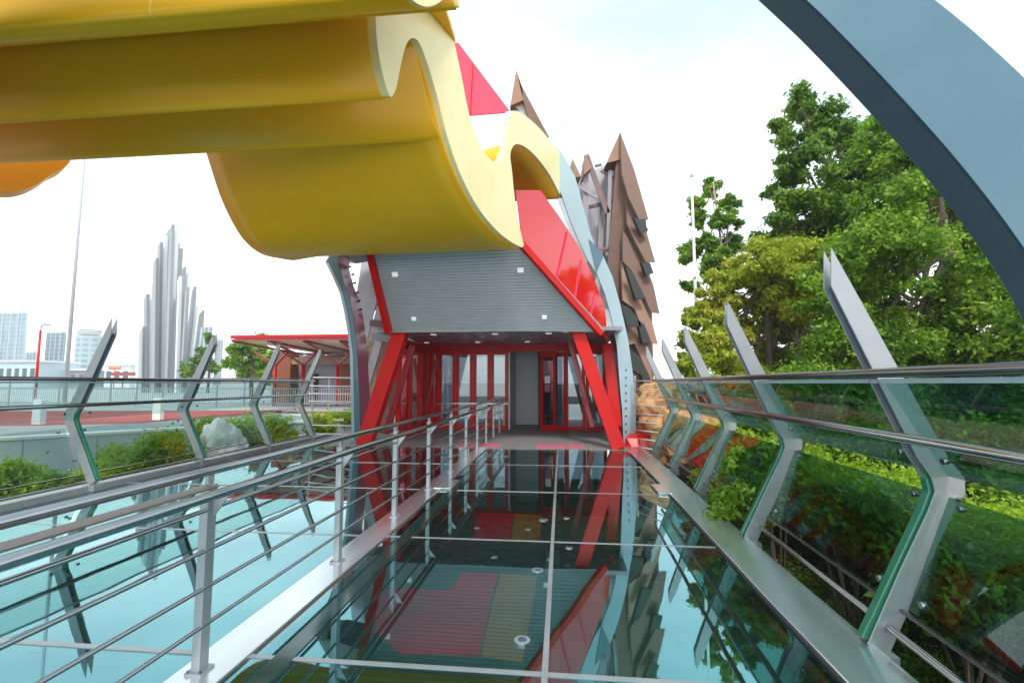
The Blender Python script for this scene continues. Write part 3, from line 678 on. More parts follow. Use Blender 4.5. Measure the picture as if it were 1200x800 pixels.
m = MB(); m.box((-5.4, FY + .3, CZ - .02), (1.8, 24, CZ + .1)); E(m, 'interior_ceiling', soff_d)
# inner railing inside the porch
ir = thing('porch_railing', 'short white railing standing on the grey floor by the left glass doors', 'railing', (-4.2, 15, 0))
for px in (463, 474, 479):
    p = at(px, 470, 15.5); m = MB(); m.bar((p.x, 15.5, 0), (p.x, 15.5, 1.15), .05, .05); rel_build(ir, m, 'post', white)
for z in (.25, .45, .65, .85, 1.05):
    m = MB(); m.tube([at(461, 449 + (CAMH - z) * 36, 15.5), at(482, 449 + (CAMH - z) * 36, 15.5)], .015, 8); rel_build(ir, m, 'bar', steel_dk)
# security camera
sc_ = thing('security_camera', 'small white security camera on a bracket under the soffit corner', 'camera', at(663, 388, 12.9))
c = at(663, 388, 12.9)
m = MB(); m.bar(c + Vector((0, 0, .22)), c, .04, .04); rel_build(sc_, m, 'bracket', white)
m = MB(); m.tube([c + Vector((-.22, -.1, .06)), c + Vector((.03, 0, -.01))], .05, 12); rel_build(sc_, m, 'body', white)

# ------------------------------------------------------------------ bronze clad building on the right
bb = thing('bronze_building', 'spiky bronze building with overlapping scale panels right of the entrance', 'building', (at(750, 500, 15).x, 15, 0))
Bq = lambda m, n, mat, **k: rel_build(bb, m, n, mat, **k)
body = [(722, 190), (727, 155), (740, 195), (757, 255), (760, 300), (764, 360), (765, 403), (766, 440), (772, 560), (741, 560), (738, 420), (722, 350), (712, 310)]
m = MB(); m.prism([at(x, y, 15.2) for x, y in body], (.5, 3.0, 0)); Bq(m, 'wall', corten)
tiers = [[(727, 156), (743, 198), (760, 257), (749, 257), (737, 232), (729, 205)],
         [(734, 228), (744, 244), (755, 262), (768, 307), (757, 307), (744, 282), (735, 262)],
         [(730, 270), (742, 288), (758, 312), (766, 335), (773, 367), (763, 366), (752, 340), (741, 318), (730, 306)],
         [(728, 306), (736, 313), (745, 335), (752, 352), (765, 380), (771, 403), (763, 403), (754, 388), (744, 362), (730, 352)],
         [(731, 358), (752, 384), (760, 405), (768, 470), (763, 470), (756, 430), (744, 402), (737, 404)]]
for k, t in enumerate(tiers):
    m = MB(); pts = []
    ymax = max(p[1] for p in t); ymin = min(p[1] for p in t)
    for x, y in t: pts.append(at(x, y, 15.0 - .42 * (y - ymin) / (ymax - ymin)))
    m.prism(pts, (-.03, .05, 0)); Bq(m, 'scale_panel', corten_l if k in (3, 4) else corten)
for c in ([(733, 312), (741, 318), (751, 338), (757, 350), (745, 350), (739, 332)], [(728, 356), (738, 361), (748, 373), (752, 382), (735, 383)], [(747, 374), (755, 380), (764, 402), (753, 402)],
          [(738, 408), (750, 418), (761, 440), (768, 470), (760, 470), (752, 440), (741, 433)], [(743, 255), (754, 258), (760, 270), (752, 275)], [(752, 307), (762, 308), (766, 320), (757, 322)]):
    m = MB(); m.prism([at(x, y, 14.5) for x, y in c], (-.05, .12, 0)); Bq(m, 'shadow_gap', corten_d)  # dark patches painted as the shaded gaps between the bent-out panels
for q, mat in (([(598, 124), (605, 82), (611, 100), (614, 117)], corten_l), ([(605, 82), (611, 100), (643, 160), (634, 158), (620, 140), (613, 117)], corten), ([(711, 191), (727, 155), (727, 187)], corten_l), ([(671, 186), (681, 207), (672, 208)], corten_l), ([(687, 180), (693, 197), (684, 205)], corten_l)):
    m = MB(); m.prism([at(x, y, 15.1) for x, y in q], (-.1, .8, 0)); Bq(m, 'spire', mat)
for a, b, wd, mat in (((687, 182), (712, 250), .17, mauve), ((712, 250), (722, 320), .18, mauve), ((687, 185), (686, 285), .16, mauve2), ((706, 240), (703, 305), .17, mauve2), ((690, 243), (724, 234), .12, mauve), ((724, 186), (718, 330), .22, mauve), ((704, 200), (724, 212), .08, mauve), ((672, 215), (700, 232), .09, mauve2),
                  ((700, 293), (720, 289), .08, mauve), ((697, 195), (705, 193), .08, mauve), ((715, 200), (712, 300), .12, mauve2), ((723, 240), (712, 325), .09, mauve)):
    m = MB(); yb = 15.3 + a[0] % 7 * .07; m.bar(at(*a, yb), at(*b, yb), wd, .06, up=(0, 1, 0)); Bq(m, 'beam', mat)
m = MB(); m.prism([at(x, y, 16.2) for x, y in [(676, 208), (727, 186), (720, 330), (700, 310), (684, 250)]], (0, .05, 0)); Bq(m, 'mesh_screen', lav)
m = MB(); m.prism([at(x, y, 15.3) for x, y in [(603, 124), (614, 116), (622, 140), (612, 134)]], (0, .05, 0)); Bq(m, 'mesh_screen', lav)
# left wing behind the arch
lw = thing('bronze_wing', 'tan and bronze wing with pale diagonal beams behind the left arch leg', 'building', (at(440, 500, 15.5).x, 15.5, 0))
for a, b, wd, mat in (((432, 296), (421, 372), .38, lav), ((443, 320), (424, 400), .36, lav), ((447, 360), (437, 400), .28, lav), ((444, 400), (430, 450), .25, lav), ((434, 378), (462, 382), .22, mauve), ((436, 396), (460, 393), .3, greyw)):
    m = MB(); yb = 15 + wd * 1.7 - a[1] * .0011; m.bar(at(*a, yb), at(*b, yb), wd, .1, up=(0, 1, 0)); rel_build(lw, m, 'beam', mat)
for q, mat in (([(432, 505), (432, 380), (441, 380), (441, 505)], tan), ([(441, 505), (441, 400), (456, 400), (456, 505)], corten_l), ([(434, 300), (440, 300), (436, 356), (430, 360)], corten), ([(446, 340), (456, 366), (448, 370), (444, 360)], mauve)):
    m = MB(); m.prism([at(x, y, 15.8) for x, y in q], (0, .8, 0)); rel_build(lw, m, 'wall', mat)

# red block, rocks by the right arch foot
c = at_floor(752, 527)
rb = MB(); rb.prism([at(732, 527, 12.9), at(733, 512, 12.9), (at(752, 507, 12.9)), at(765, 513, 12.9), at(768, 545, 12.5), at(752, 545, 12.5)], (.2, 1.0, 0))
tag(rb.build('red_plinth', red, bevel=.03), 'bright red angular block on the ground at the foot of the right arch leg', 'plinth')

def rock(c, r, seed, name, mat, label, cat='rock', group=None, sq=.7, spike=0):
    rnd = random.Random(seed); bm = bmesh.new(); bmesh.ops.create_icosphere(bm, subdivisions=4, radius=1)
    from mathutils import noise
    off = Vector((seed * 3.1, seed * 1.7, 0))
    for v in bm.verts:
        n = noise.fractal(v.co * 1.6 + off, .9, 2, 4); v.co *= 1 + .38 * n
        v.co = Vector((v.co.x * r, v.co.y * r, v.co.z * r * sq + (spike * r * max(0, v.co.z) if spike else 0)))
    me = bpy.data.meshes.new(name); bm.to_mesh(me); bm.free(); me.materials.append(mat)
    o = bpy.data.objects.new(name, me); COL.objects.link(o); o.location = c; return tag(o, label, cat, group)
RK = [((775, 478), 14.0, .85, 'tallest rough orange rock behind the thin railing bars'), ((790, 505), 13.0, .7, 'orange rock at the foot of the tallest rock, seen through the glass'), ((805, 480), 15.0, .9, 'pale orange rock behind the two farthest ribs'),
      ((762, 505), 14.5, .6, 'small brown-orange rock right beside the red block'), ((822, 500), 14.0, .6, 'low orange rock half hidden in yellow-green bushes')]
for i, (p, Y, r, lb) in enumerate(RK):
    c = at(*p, Y); rock((c.x, c.y, max(c.z - .2, -.5)), r, 11 + i, 'rock', rockm, lb, group='orange rocks by the arch foot', sq=1.1)
c = at(259, 528, 14.0)
for q in [1]:
    c = at_floor(258, 528, -.3); rock((c.x, c.y, -.55), .62, 41, 'boulder', boulder_m, 'smooth white boulder among the bushes below the plaza wall', 'boulder', sq=1.0, spike=.7)

# ------------------------------------------------------------------ foliage
def leaves_mesh(name, clumps, n_per, size, mat, parent=None, loc=Vector((0, 0, 0)), flat=.35, shell=.30, ncard=1, shape=2.1):
    """clumps: (centre, rx, ry, rz, weight)"""
    P = []; N = []
    tot = sum(c[4] for c in clumps)
    rng = np.random.default_rng(sum(map(ord, name)) + len(clumps) * 7 + int(clumps[0][0].x * 10) % 97)
    for (c, a, b, h, wt) in clumps:
        n = int(n_per * wt / tot)
        d = rng.normal(size=(n, 3)); d /= np.linalg.norm(d, axis=1)[:, None]
        rad = (shell + (1 - shell) * rng.random(n) ** .6) * (1 + .16 * rng.normal(size=n)) * np.where(rng.random(n) < .12, 1.35, 1.0)
        # lumpy outline
        lump = 1 + .30 * np.sin(d[:, 0] * 5 + c[0] * 3) * np.sin(d[:, 1] * 6 + c[1]) + .18 * np.sin(d[:, 2] * 7 + c[2] * 5 + d[:, 0] * 4)
        P.append(np.array(c)[None] + d * np.array([a, b, h])[None] * (rad * lump)[:, None]); N.append(d + np.array([0, 0, .5]))
    P = np.concatenate(P); N = np.concatenate(N); n = len(P)
    N = N + .9 * rng.normal(size=(n, 3)); N /= np.linalg.norm(N, axis=1)[:, None]
    T = np.cross(N, rng.normal(size=(n, 3))); T /= np.linalg.norm(T, axis=1)[:, None] + 1e-9
    T[:, 2] -= .35; T /= np.linalg.norm(T, axis=1)[:, None]
    B = np.cross(N, T); B /= np.linalg.norm(B, axis=1)[:, None] + 1e-9
    s = (size * (.35 + 1.1 * rng.random(n) ** 1.3))[:, None]
    v0 = P - T * s * .5 * shape / 2; v1 = P + B * s * .25 + N * s * .06; v2 = P + T * s * .5 * shape / 2; v3 = P - B * s * .25 + N * s * .06
    V = np.stack([v0, v1, v2, v3], 1).reshape(-1, 3) - np.array(loc)[None]
    me = bpy.data.meshes.new(name); me.vertices.add(4 * n); me.vertices.foreach_set('co', V.astype(np.float32).ravel())
    me.loops.add(4 * n); me.loops.foreach_set('vertex_index', np.arange(4 * n, dtype=np.int32))
    me.polygons.add(n); me.polygons.foreach_set('loop_start', np.arange(0, 4 * n, 4, dtype=np.int32)); me.polygons.foreach_set('loop_total', np.full(n, 4, dtype=np.int32))
    me.update(calc_edges=True); me.materials.append(mat)
    o = bpy.data.objects.new(name, me); COL.objects.link(o)
    if parent: o.parent = parent
    return o
def tree(name, label, cl_px, Y, trunk_px, n, size, lmat, bmat, group=None, tr=.16, depth=1.0, jitter=1.2):
    rnd = random.Random(len(cl_px) * 13 + int(Y * 10))
    base = at(trunk_px[0], 460, Y); base.z = -.9
    t = thing(name, label, 'tree', base, group)
    cl = []
    for (x, y, rp) in cl_px:
        c = at(x, y, Y + rnd.uniform(-jitter, jitter)); r = rp / FPX * Y
        # several small clumps fill one large lobe, so that gaps and shades show
        for k in range(15):
            d = Vector((rnd.gauss(0, 1), rnd.gauss(0, 1) * depth, rnd.gauss(0, 1))); d.normalize(); d *= r * rnd.uniform(.25, 1.2)
            rr = r * rnd.uniform(.24, .58)
            cl.append((c + d, rr, rr, rr * .68, rr * rr))
    leaves_mesh('crown', cl, n, size, lmat, t, base)
    top = at(trunk_px[1], trunk_px[2], Y)
    m = MB(); mid = base.lerp(top, .45) + Vector((rnd.uniform(-.3, .3), 0, 0)); m.tube([base, base.lerp(mid, .5), mid, top], [tr, tr * .85, tr * .7, tr * .25], 9)
    rel(t, m).build('trunk', bmat, t, smooth=True)
    m = MB()
    for (x, y, rp) in cl_px:
        c = at(x, y, Y); st = mid.lerp(top, rnd.uniform(0, .9)); k = (st + c) / 2 + Vector((0, 0, -.15 * (c - st).length))
        m.tube([st, k, c], [tr * .35, tr * .2, tr * .07], 6)
        for q in range(3):
            m.tube([k.lerp(c, .4), c + Vector((rnd.uniform(-.6, .6), rnd.uniform(-.6, .6), rnd.uniform(-.3, .7))) * rp / FPX * Y], [tr * .12, tr * .03], 5)
    rel(t, m).build('limbs', bmat, t)
    return t
tree('tall_tree', 'tall deep green tree whose airy top rises above all others on the right',
     [(940, 128, 20), (918, 152, 16), (962, 150, 24), (993, 168, 26), (935, 182, 20), (1018, 175, 22), (925, 208, 18), (965, 235, 28), (1000, 215, 26), (920, 240, 16), (902, 228, 9), (1040, 200, 26), (910, 268, 22), (950, 285, 34), (1000, 280, 36), (1050, 255, 34), (900, 310, 22), (940, 340, 34), (990, 350, 34), (965, 400, 34), (1020, 410, 34), (930, 420, 24)], 17.5, (1000, 985, 170), 120000, .17, leaf_d, bark, tr=.28)
tree('broad_tree', 'broad bright green tree filling the view behind the right balustrade',
     [(1045, 160, 30), (1000, 300, 34), (975, 350, 34), (985, 400, 36), (1140, 200, 40), (1200, 270, 44), (1160, 250, 40), (960, 440, 30), (1090, 150, 34), (1080, 200, 34), (1040, 240, 34), (1110, 250, 40), (1065, 300, 40), (1150, 300, 44), (1020, 330, 34), (1110, 350, 44), (1180, 370, 44), (1045, 390, 40), (1090, 430, 44), (1150, 440, 44), (1010, 440, 34), (1220, 330, 50), (1240, 420, 60), (1200, 490, 54), (1120, 500, 46), (1050, 490, 40), (1290, 380, 70)], 14.0, (1130, 1100, 230), 230000, .14, leaf_g, bark, tr=.25)
tree('yellowing_tree', 'bushy yellow-green tree between the slim tree and the tall dark one',
     [(905, 295, 26), (930, 300, 24), (860, 330, 22), (835, 350, 20), (815, 370, 16), (950, 340, 26), (880, 320, 24), (925, 330, 26), (865, 350, 24), (900, 360, 28), (940, 370, 26), (845, 380, 24), (880, 400, 28), (920, 410, 28), (955, 415, 22), (820, 400, 20), (840, 420, 24), (808, 425, 14), (985, 425, 22), (905, 435, 26), (870, 435, 24)], 15.8, (890, 895, 300), 120000, .15, leaf_y, bark, tr=.16)
tree('slim_tree', 'slim tree with pale trunk and sparse green tufts beside the flagpole',
     [(832, 222, 11), (852, 240, 11), (815, 240, 10), (842, 262, 13), (818, 258, 9), (822, 290, 13), (856, 285, 13), (806, 300, 11), (840, 310, 15), (808, 335, 10), (866, 262, 6)], 22.0, (858, 836, 215), 26000, .17, leaf_g, pbark, tr=.11)
tree('roundish_tree', 'green tree under the corner of the red roofed pavilion',
     [(280, 412, 14), (300, 408, 16), (315, 420, 14), (270, 425, 10), (290, 430, 16), (310, 436, 12), (325, 430, 10)], 42.0, (295, 297, 410), 12000, .38, leaf_g, bark, tr=.25)
tree('far_tree', 'small dark tree top peeping over the railing beside the white blade fan',
     [(200 + 46, 395, 7), (243, 410, 9), (235, 425, 9), (222, 434, 8), (250, 430, 8)], 62.0, (243, 245, 395), 5000, .5, leaf_d, bark, tr=.2)

# bare branches in front of the trees
bs = MB(); rnd = random.Random(3); root = at(948, 425, 15.5)
for k in range(26):
    e = at(rnd.uniform(915, 975), rnd.uniform(368, 420), rnd.uniform(14.8, 16.0)); md = root.lerp(e, .5) + Vector((rnd.uniform(-.15, .15), 0, rnd.uniform(.0, .2)))
    bs.tube([root + Vector((0, 0, -.4)), md, e], [.03, .018, .006], 5)
    for j in range(3): bs.tube([md, md + Vector((rnd.uniform(-.5, .5), rnd.uniform(-.3, .3), rnd.uniform(0, .4)))], [.012, .004], 4)
bs.tube([Vector((root.x, root.y, -.9)), root + Vector((0, 0, -.35))], .05, 6)
tag(bs.build('bare_shrub', pbark), 'leafless pale shrub with tangled branches below the tall dark tree', 'shrub')

# hedge and bushes right
def box_clumps(x0, x1, y0, y1, z0, z1, step, r, rnd):
    cl = []; x = x0
    while x <= x1:
        y = y0
        while y <= y1:
            cl.append((Vector((x + rnd.uniform(-.1, .1), y + rnd.uniform(-.1, .1), rnd.uniform(z0, z1))), r * rnd.uniform(.8, 1.2), r * rnd.uniform(.8, 1.2), r * rnd.uniform(.6, .9), 1)); y += step
        x += step
    return cl
rnd = random.Random(5)
hg = thing('clipped_hedge', 'dense yellow-green hedge running along the outside of the right balustrade', 'hedge', (4.0, 5, -.9))
leaves_mesh('foliage', box_clumps(3.5, 4.6, .5, 13, .2, .42, .38, .3, rnd), 60000, .075, leaf_h, hg, Vector((4.0, 5, -.9)), shape=1.5)
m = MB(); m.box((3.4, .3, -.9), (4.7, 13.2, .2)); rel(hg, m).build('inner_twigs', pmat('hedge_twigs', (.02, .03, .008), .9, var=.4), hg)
def bush(px, py, Y, r, n, size, mat, label, group, nm='bush', zs=.75, base=-.9):
    c = at(px, py, Y); t = thing(nm, label, 'bush', (c.x, c.y, base), group)
    rn = random.Random(int(px * 7 + py)); cl = []
    for k in range(16):
        d = Vector((rn.gauss(0, 1), rn.gauss(0, 1), rn.gauss(0, .8))); d.normalize(); d *= r * rn.uniform(.2, .75); rr = r * rn.uniform(.25, .45)
        p = c + Vector((d.x, d.y, d.z * zs)); cl.append((p, rr, rr, rr * .8, rr * rr))
    leaves_mesh('foliage', cl, n, size, mat, t, Vector((c.x, c.y, base)))
    m = MB()
    for k in range(9):
        e = c + Vector((rn.uniform(-.6, .6), rn.uniform(-.6, .6), rn.uniform(-.3, .4))) * r
        m.tube([Vector((c.x + rn.uniform(-.1, .1), c.y, base)), e], [.02, .006], 5)
    rel(t, m).build('stems', bark, t); return t
RB = [(905, 540, 7.0, .62, leaf_g, 'bright leafy bush behind the second bay of right glass'), (850, 560, 8.6, .6, leaf_y, 'yellowish bush low behind the third right bay'), (835, 520, 10.5, .7, leaf_y, 'pale yellow-green bush next to the orange rocks'),
      (900, 490, 9.0, .6, leaf_g, 'bush just under the handrail between second and third right ribs'), (880, 590, 6.2, .45, leaf_g, 'low bush touching the deck edge beside the second right rib'), (990, 600, 5.2, .6, leaf_d, 'dark bush behind the nearest full pane of right glass'),
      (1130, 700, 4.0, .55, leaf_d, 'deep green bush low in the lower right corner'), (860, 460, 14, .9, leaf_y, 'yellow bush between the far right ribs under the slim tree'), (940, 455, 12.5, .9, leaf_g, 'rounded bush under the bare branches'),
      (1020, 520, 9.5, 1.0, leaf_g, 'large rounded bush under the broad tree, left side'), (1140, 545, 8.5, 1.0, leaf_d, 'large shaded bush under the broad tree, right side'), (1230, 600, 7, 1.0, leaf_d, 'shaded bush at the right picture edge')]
for (x, y, Y, r, mt, lb) in RB: bush(x, y, Y, r, int(9000 * min(1.2, r + .2)), .075 if Y < 7 else .10, mt, lb, 'bushes outside the right balustrade')
# undergrowth right: a mass nobody could count
rnd = random.Random(8); cl = []
for k in range(260):
    y = rnd.uniform(7, 26); x = rnd.uniform(4.8, 17) ; cl.append((Vector((x, y, rnd.uniform(-.8, .2))), .8, .8, .6, 1))
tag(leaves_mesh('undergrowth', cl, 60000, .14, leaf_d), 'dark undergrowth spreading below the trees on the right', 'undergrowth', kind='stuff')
cl = [(Vector((rnd.uniform(2.4, 3.5), rnd.uniform(1, 12), -.85)), .3, .3, .12, 1) for k in range(120)]
tag(leaves_mesh('ground_cover', cl, 26000, .045, leaf_d), 'low leafy ground cover and litter between deck edge and hedge', 'ground cover', kind='stuff')
# bushes left below the plaza wall
LB = [(20, 572, 9.6, .75, leaf_g, 'green bush at the left picture edge below the pale wall'), (75, 575, 9.5, .55, leaf_d, 'darker low bush between the edge bush and the first left rib'), (150, 548, 11.0, .75, leaf_g, 'bush right of the first left rib with dark wall behind'),
      (195, 532, 11.8, .75, leaf_h, 'brightest yellow-green bush left of the second rib'), (235, 524, 13.5, .8, leaf_h, 'bush directly left of the white boulder'), (283, 512, 14.6, .85, leaf_h, 'tall bush directly right of the white boulder'),
      (325, 512, 15.2, .7, leaf_g, 'bush between the third and fourth left ribs'), (372, 502, 16.5, .6, leaf_h, 'small bush between the fourth left rib and the arch leg'), (400, 495, 17.5, .6, leaf_h, 'little bush tucked against the left arch leg'),
      (115, 560, 10.2, .5, leaf_g, 'small bush just behind the first left rib')]
for (x, y, Y, r, mt, lb) in LB: bush(x, y - 4, Y, r * 1.2, int(15000 * r), .10, leaf_h if mt is leaf_g else mt, lb, 'bushes below the plaza wall')
cl = [(Vector((rnd.uniform(-12, -7.6), rnd.uniform(4, 17), -.75)), .5, .5, .25, 1) for k in range(120)]
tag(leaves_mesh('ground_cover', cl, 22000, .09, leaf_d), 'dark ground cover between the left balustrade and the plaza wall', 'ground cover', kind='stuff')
print('leaves done')

# ------------------------------------------------------------------ plaza things
# plaza balustrade
pb = thing('plaza_railing', 'long distant railing with two dark rails and thin pale posts across the plaza', 'railing', (-20, 26, .3))
a, b = at(-260, 440, 26), at(410, 442, 26)
zt = CAMH + .18
m = MB(); m.tube([(a.x, 26, 1.72 + .2), (b.x, 26, 1.72 + .2)], .035, 8); rel_build(pb, m, 'top_rail', steel_dk)
m = MB(); m.tube([(a.x, 26, 1.35), (b.x, 26, 1.35)], .03, 8); rel_build(pb, m, 'middle_rail', plate_m)
m = MB(); m.tube([(a.x, 26, .5), (b.x, 26, .5)], .03, 8); rel_build(pb, m, 'bottom_rail', plate_m)
x = a.x
while x < b.x:
    m = MB(); m.bar((x, 26, .3), (x, 26, 1.9), .07, .05); rel_build(pb, m, 'post', plate_m)
    m = MB()
    for k in range(1, 12): m.bar((x + k * .14, 26, .5), (x + k * .14, 26, 1.35), .016, .016)
    rel_build(pb, m, 'balusters', white); x += 1.7
# white bollard-like piers on the red surface
for (px, py, lb) in ((45, 485, 'slim white pier on the red plaza near the picture edge'), (185, 480, 'white pier on the red plaza behind the second left rib')):
    c = at_floor(px, py + 12, .3); m = MB(); m.box((c.x - .16, c.y - .1, .3), (c.x + .16, c.y + .1, 1.1)); tag(m.build('pier', white, bevel=.02), lb, 'pier', 'white piers on the plaza')

# pavilion with red roof
pv = thing('open_pavilion', 'low pavilion with thin red roof, cream underside and red branching columns', 'building', (-14, 26, .3))
V_ = lambda m, n, mat, **k: rel_build(pv, m, n, mat, **k)
Y0, Y1 = 23.5, 33
zr = at(340, 393, Y0).z
xa, xb = at(270, 393, Y0).x, at(440, 393, Y0).x
m = MB(); m.prism([(xa, Y0, zr - .12), (xb, Y0, zr - .12), (xb, Y1, zr - .12), (xa + .6, Y1, zr - .12)], (0, 0, .16)); V_(m, 'roof', red)
m = MB(); m.prism([(xa + .15, Y0 + .15, zr - .18), (xb, Y0 + .15, zr - .18), (xb, Y1 - .2, zr - .5), (xa + 1, Y1 - .2, zr - .5)], (0, 0, .05)); V_(m, 'ceiling', creamu)
def beam(p, q, w_=.11, mat=dred, n='roof_beam'): m = MB(); m.bar(p, q, w_, w_); V_(m, n, mat)
z2 = zr - .26
N_ = 4; sx = (xb - xa) / N_
for i in range(N_):
    x0 = xa + i * sx
    beam((x0, Y0 + .2, z2), (x0 + sx / 2, Y0 + 4.5, z2 - .35)); beam((x0 + sx / 2, Y0 + 4.5, z2 - .35), (x0 + sx, Y0 + .2, z2)); beam((x0 + sx / 2, Y0 + 4.5, z2 - .35), (x0 + sx / 2, Y1 - .5, z2 - .3))
beam((xa, Y0 + .1, z2 + .05), (xb, Y0 + .1, z2 + .05), .09, dred); beam((xa + .3, Y0 + 4.6, z2 - .4), (xb, Y0 + 4.6, z2 - .4)); beam((xa + .8, Y1 - .6, z2 - .4), (xb, Y1 - .6, z2 - .4))
for px in (396, 322, 355):
    c = at(px, 440, Y0 + 4.6)
    m = MB(); m.tube([(c.x, c.y, .3), (c.x, c.y, zr - 1.3)], .12, 10); V_(m, 'column', red, smooth=True)
    for dx in (-1.1, 1.1): beam((c.x, c.y, zr - 1.35), (c.x + dx, c.y - .5, zr - .55), .13, dred, 'branch')
c0, c1 = at(327, 440, 30).x, at(345, 440, 30).x
m = MB(); m.box((c0, 29.5, .3), (c1, 31, zr - .5)); V_(m, 'rust_wall', brownw)
m = MB(); m.box((c1, 30.5, .3), (at(440, 440, 30).x, 31, zr - .6)); V_(m, 'grey_wall', greyw)
m = MB(); m.box((at(399, 440, 29.9).x, 29.9, .3), (at(430, 440, 29.9).x, 30.45, zr - .9)); V_(m, 'rust_wall', brownw)
m = MB(); m.box((c1, 29.6, zr - 1.25), (at(440, 440, 30).x, 29.7, zr - .8)); V_(m, 'fascia_band', tan)
m = MB(); m.box((at(366, 440, 30.4).x, 30.3, .3), (at(372, 440, 30.4).x, 30.48, 2.3)); V_(m, 'door', black)
# pale bridge band below the pavilion
m = MB(); m.box((at(330, 490, 19.5).x, 19.4, at(330, 493, 19.5).z), (at(425, 490, 19.5).x, 20.2, at(330, 486, 19.5).z)); tag(m.build('footbridge_beam', white), 'long white beam under the pavilion edge, seen behind the left ribs', 'beam')
m = MB(); m.box((at(358, 490, 19.3).x, 21.5, -.8), (at(398, 490, 19.3).x, 22.5, .25)); tag(m.build('dark_recess', sblue), 'dark block below the white beam beside the left arch leg', 'block')

# flagpoles
polem = pmat('pole_paint', (.50, .53, .56), .45, var=.05)
def pole(name, label, pb_, pt, Y, r, mat, zb, group=None):
    b_ = at(*pb_, Y); t_ = at(*pt, Y); t = thing(name, label, 'flagpole', (b_.x, Y, zb), group)
    m = MB(); m.tube([(b_.x, Y, zb), (b_.x, Y, t_.z)], [r, r * .62], 12); rel(t, m).build('shaft', mat, t, smooth=True)
    m = MB(); m.tube([(b_.x, Y, t_.z), (b_.x, Y, t_.z + .1)], r * .8, 10); rel(t, m).build('finial', steel, t)
    m = MB(); disc(m, (b_.x, Y, zb), r * 2.2, .12, 20); rel(t, m).build('base', white, t)
    return t
pole('flagpole', 'tall white flagpole on the plaza left of the white blade fan', (78, 440), (88, 60), 24, .10, polem, .3)
pole('flagpole', 'thin grey-white flagpole beside the slim tree on the right', (818, 430), (811, 208), 19, .075, white, -.9)
# red mast lamp
b_ = at(43, 440, 40); t_ = at(45, 382, 40)
t = thing('red_lamp_post', 'red mast with a small curved lamp between the two left towers', 'lamp post', (b_.x, 40, .3))
m = MB(); m.tube([(b_.x, 40, .3), (b_.x, 40, t_.z - .4)], [.13, .09], 10); rel(t, m).build('mast', red, t, smooth=True)
m = MB(); m.tube([(b_.x, 40, t_.z - .4), (b_.x + .05, 40, t_.z), (b_.x + .35, 40, t_.z + .2), (b_.x + .7, 40, t_.z + .12)], .06, 8); rel(t, m).build('arm', greyw, t)
m = MB(); m.box((b_.x + .5, 39.9, t_.z + .02), (b_.x + 1.0, 40.1, t_.z + .14)); rel(t, m).build('lamp', greyw, t)

# blade fan sculpture
YB = 62
sb = thing('blade_sculpture', 'fan of tall white upright blades rising beyond the plaza railing', 'sculpture', (at(195, 445, YB).x, YB, .3))
FN = [(161, 161, 392, 4), (166, 166, 384, 4), (171, 170, 346, 5), (175, 176, 334, 5), (180, 181, 304, 5), (184, 186, 285, 5), (188, 191, 277, 5), (192, 196, 270, 5), (195, 200, 264, 4), (198, 205, 260, 4), (200, 206, 286, 4), (203, 210, 292, 4), (206, 209, 325, 2.5), (205, 205, 352, 3), (208, 214, 314, 4), (210, 219, 320, 3), (212, 218, 338, 3), (214, 226, 337, 4), (217, 228, 360, 3), (219, 226, 345, 3), (222, 233, 368, 3), (226, 233, 385, 3), (229, 236, 365, 2)]
for i, (xb_, xt_, yt_, wd) in enumerate(FN):
    Yk = YB + (i % 4) * .9
    wd *= .72; a = at(xb_ - wd / 2, 445, Yk); b = at(xb_ + wd / 2, 445, Yk); c = at(xt_ + wd / 2, yt_ - 2, Yk); d = at(xt_ - wd / 2, yt_ + 4, Yk)
    for p in (a, b): p.z = .3
    m = MB(); m.prism([a, b, c, d], (.05, .5, 0)); rel(sb, m).build('blade', plate_m if i % 3 else white, sb)

# ------------------------------------------------------------------ city
YC = 420
def tower(name, label, x0, x1, yt, Yd, mat, group, round_=False, crown_=None):
    a = at(x0, 445, Yd); b = at(x1, 445, Yd); h = at((x0 + x1) / 2, yt, Yd).z
    t = thing(name, label, 'tower', ((a.x + b.x) / 2, Yd, -.9), group); cx = (a.x + b.x) / 2; r = (b.x - a.x) / 2 * (.74 if round_ else 1)
    if round_:
        m = MB(); n = 40; m.prism([(cx + r * math.cos(2 * math.pi * k / n), Yd + r * .7 * math.sin(2 * math.pi * k / n), -.9) for k in range(n)], (0, 0, h * .9)); rel(t, m).build('body', mat, t)
        for j in range(4):
            z = h * (.905 + .025 * j)
            m = MB(); m.prism([(cx + r * 1.02 * math.cos(2 * math.pi * k / n), Yd + r * .72 * math.sin(2 * math.pi * k / n), z) for k in range(n)], (0, 0, h * .012)); rel(t, m).build('crown_ring', white, t)
    else:
        m = MB(); m.prism([(a.x, Yd, -.9), (b.x, Yd, -.9), (b.x - r * .5, Yd + r * .5, -.9), (a.x, Yd + r * .5, -.9)], (0, 0, h)); rel(t, m).build('body', mat, t)
        m = MB(); m.box((a.x + 1, Yd + 1, h - .9), (b.x - r * .5, Yd + r * .4, h + 2)); rel(t, m).build('parapet', white, t)
        for k in range(1, 4):
            xk = a.x + (b.x - a.x) * k / 4; m = MB(); m.box((xk - .5, Yd - .6, 0), (xk + .5, Yd, h - 1)); rel(t, m).build('mullion', lav, t)
    return t
tower('office_tower', 'widest pale glass tower cut by the left picture edge', -12, 25, 366, 400, fac1, 'far glass towers')
tower('office_tower', 'dark glass tower between the red mast and the white flagpole', 50, 73, 389, 420, fac2, 'far glass towers')
tower('round_tower', 'round glass tower with ringed top right of the white flagpole', 84, 117, 386, 410, fac3, 'far glass towers', True)
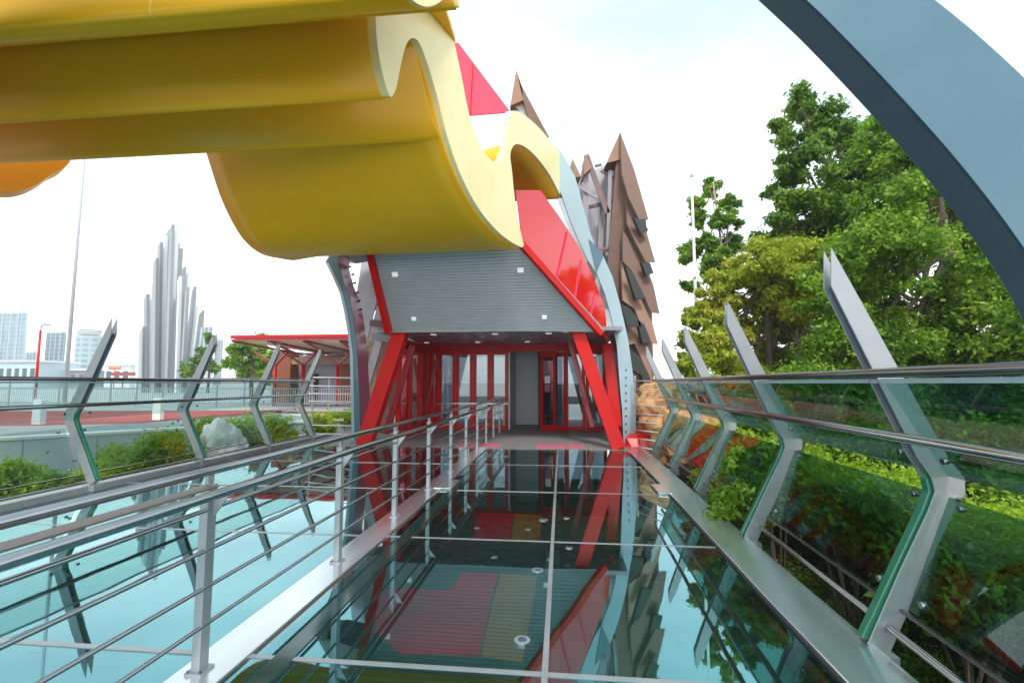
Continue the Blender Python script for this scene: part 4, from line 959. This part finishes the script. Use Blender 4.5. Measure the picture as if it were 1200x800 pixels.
tower('office_tower', 'slanting teal glass tower half hidden behind the white blade fan', 228, 246, 382, 430, fac2, 'far glass towers')
tower('office_tower', 'slim pale blue tower just right of the second left rib', 250, 259, 398, 440, fac1, 'far glass towers')
tower('office_tower', 'small low office block between the pale tower and the red mast', 26, 40, 412, 440, fac1, 'far glass towers')
def lowb(label, x0, x1, yt, Yd, mat, seed):
    a = at(x0, 445, Yd); b = at(x1, 445, Yd); h = at((x0 + x1) / 2, yt, Yd).z; t = thing('low_building', label, 'building', ((a.x + b.x) / 2, Yd, -.9), 'low waterfront buildings')
    m = MB(); m.box((a.x, Yd, -.9), (b.x, Yd + 14, h)); rel(t, m).build('wall', mat, t)
    m = MB(); m.box((a.x - .8, Yd - .8, h), (b.x + .8, Yd + 14.5, h + .5)); rel(t, m).build('roof', white, t)
    n = min(14, max(3, int((b.x - a.x) / 3)))
    for k in range(n):
        x = a.x + (k + .5) * (b.x - a.x) / n; m = MB(); m.box((x - .8, Yd - .12, h * .35), (x + .8, Yd - .01, h * .75)); rel(t, m).build('window', sblue, t)
lowb('long grey-blue low building under the widest glass tower', -40, 42, 424, 150, wallp, 1)
lowb('low building behind the foot of the white flagpole', 52, 100, 434, 160, greyw, 2)
lowb('white low building with busy roofline right of the first left rib', 122, 152, 428, 140, white, 3)
lowb('low white building right at the foot of the blade fan', 150, 215, 436, 155, white, 4)
# signboards in front of the low buildings
for (x0, x1, y0, y1, mt, lb) in ((127, 141, 430, 433, orange, 'small orange-red roadside panel before the white low building'), (130, 158, 436, 440, dred, 'long dark red panel above the plaza railing')):
    a = at(x0, y1, 120); b = at(x1, y0, 120); m = MB(); m.box((a.x, 120, a.z), (b.x, 120.3, b.z)); m.box(((a.x + b.x) / 2 - .1, 120.05, .2), ((a.x + b.x) / 2 + .1, 120.25, a.z)); tag(m.build('billboard', mt), lb, 'panel')
# ------------------------------------------------------------------ air
hz = MB(); hz.box((-560, -30, -2.4), (560, 620, 90)); ho = hz.build('haze', bpy.data.materials.new('haze_air')); ho['kind'] = 'stuff'
hm = ho.data.materials[0]; hm.use_nodes = True; hn = hm.node_tree; hn.nodes.clear(); hO = hn.nodes.new('ShaderNodeOutputMaterial'); hv = hn.nodes.new('ShaderNodeVolumePrincipled')
hv.inputs['Color'].default_value = (.92, .96, 1, 1); hv.inputs['Density'].default_value = .0007; hn.links.new(hv.outputs[0], hO.inputs['Volume'])
ho['label'] = 'thin pale haze over the whole place'; ho['category'] = 'haze'
print('scene done')
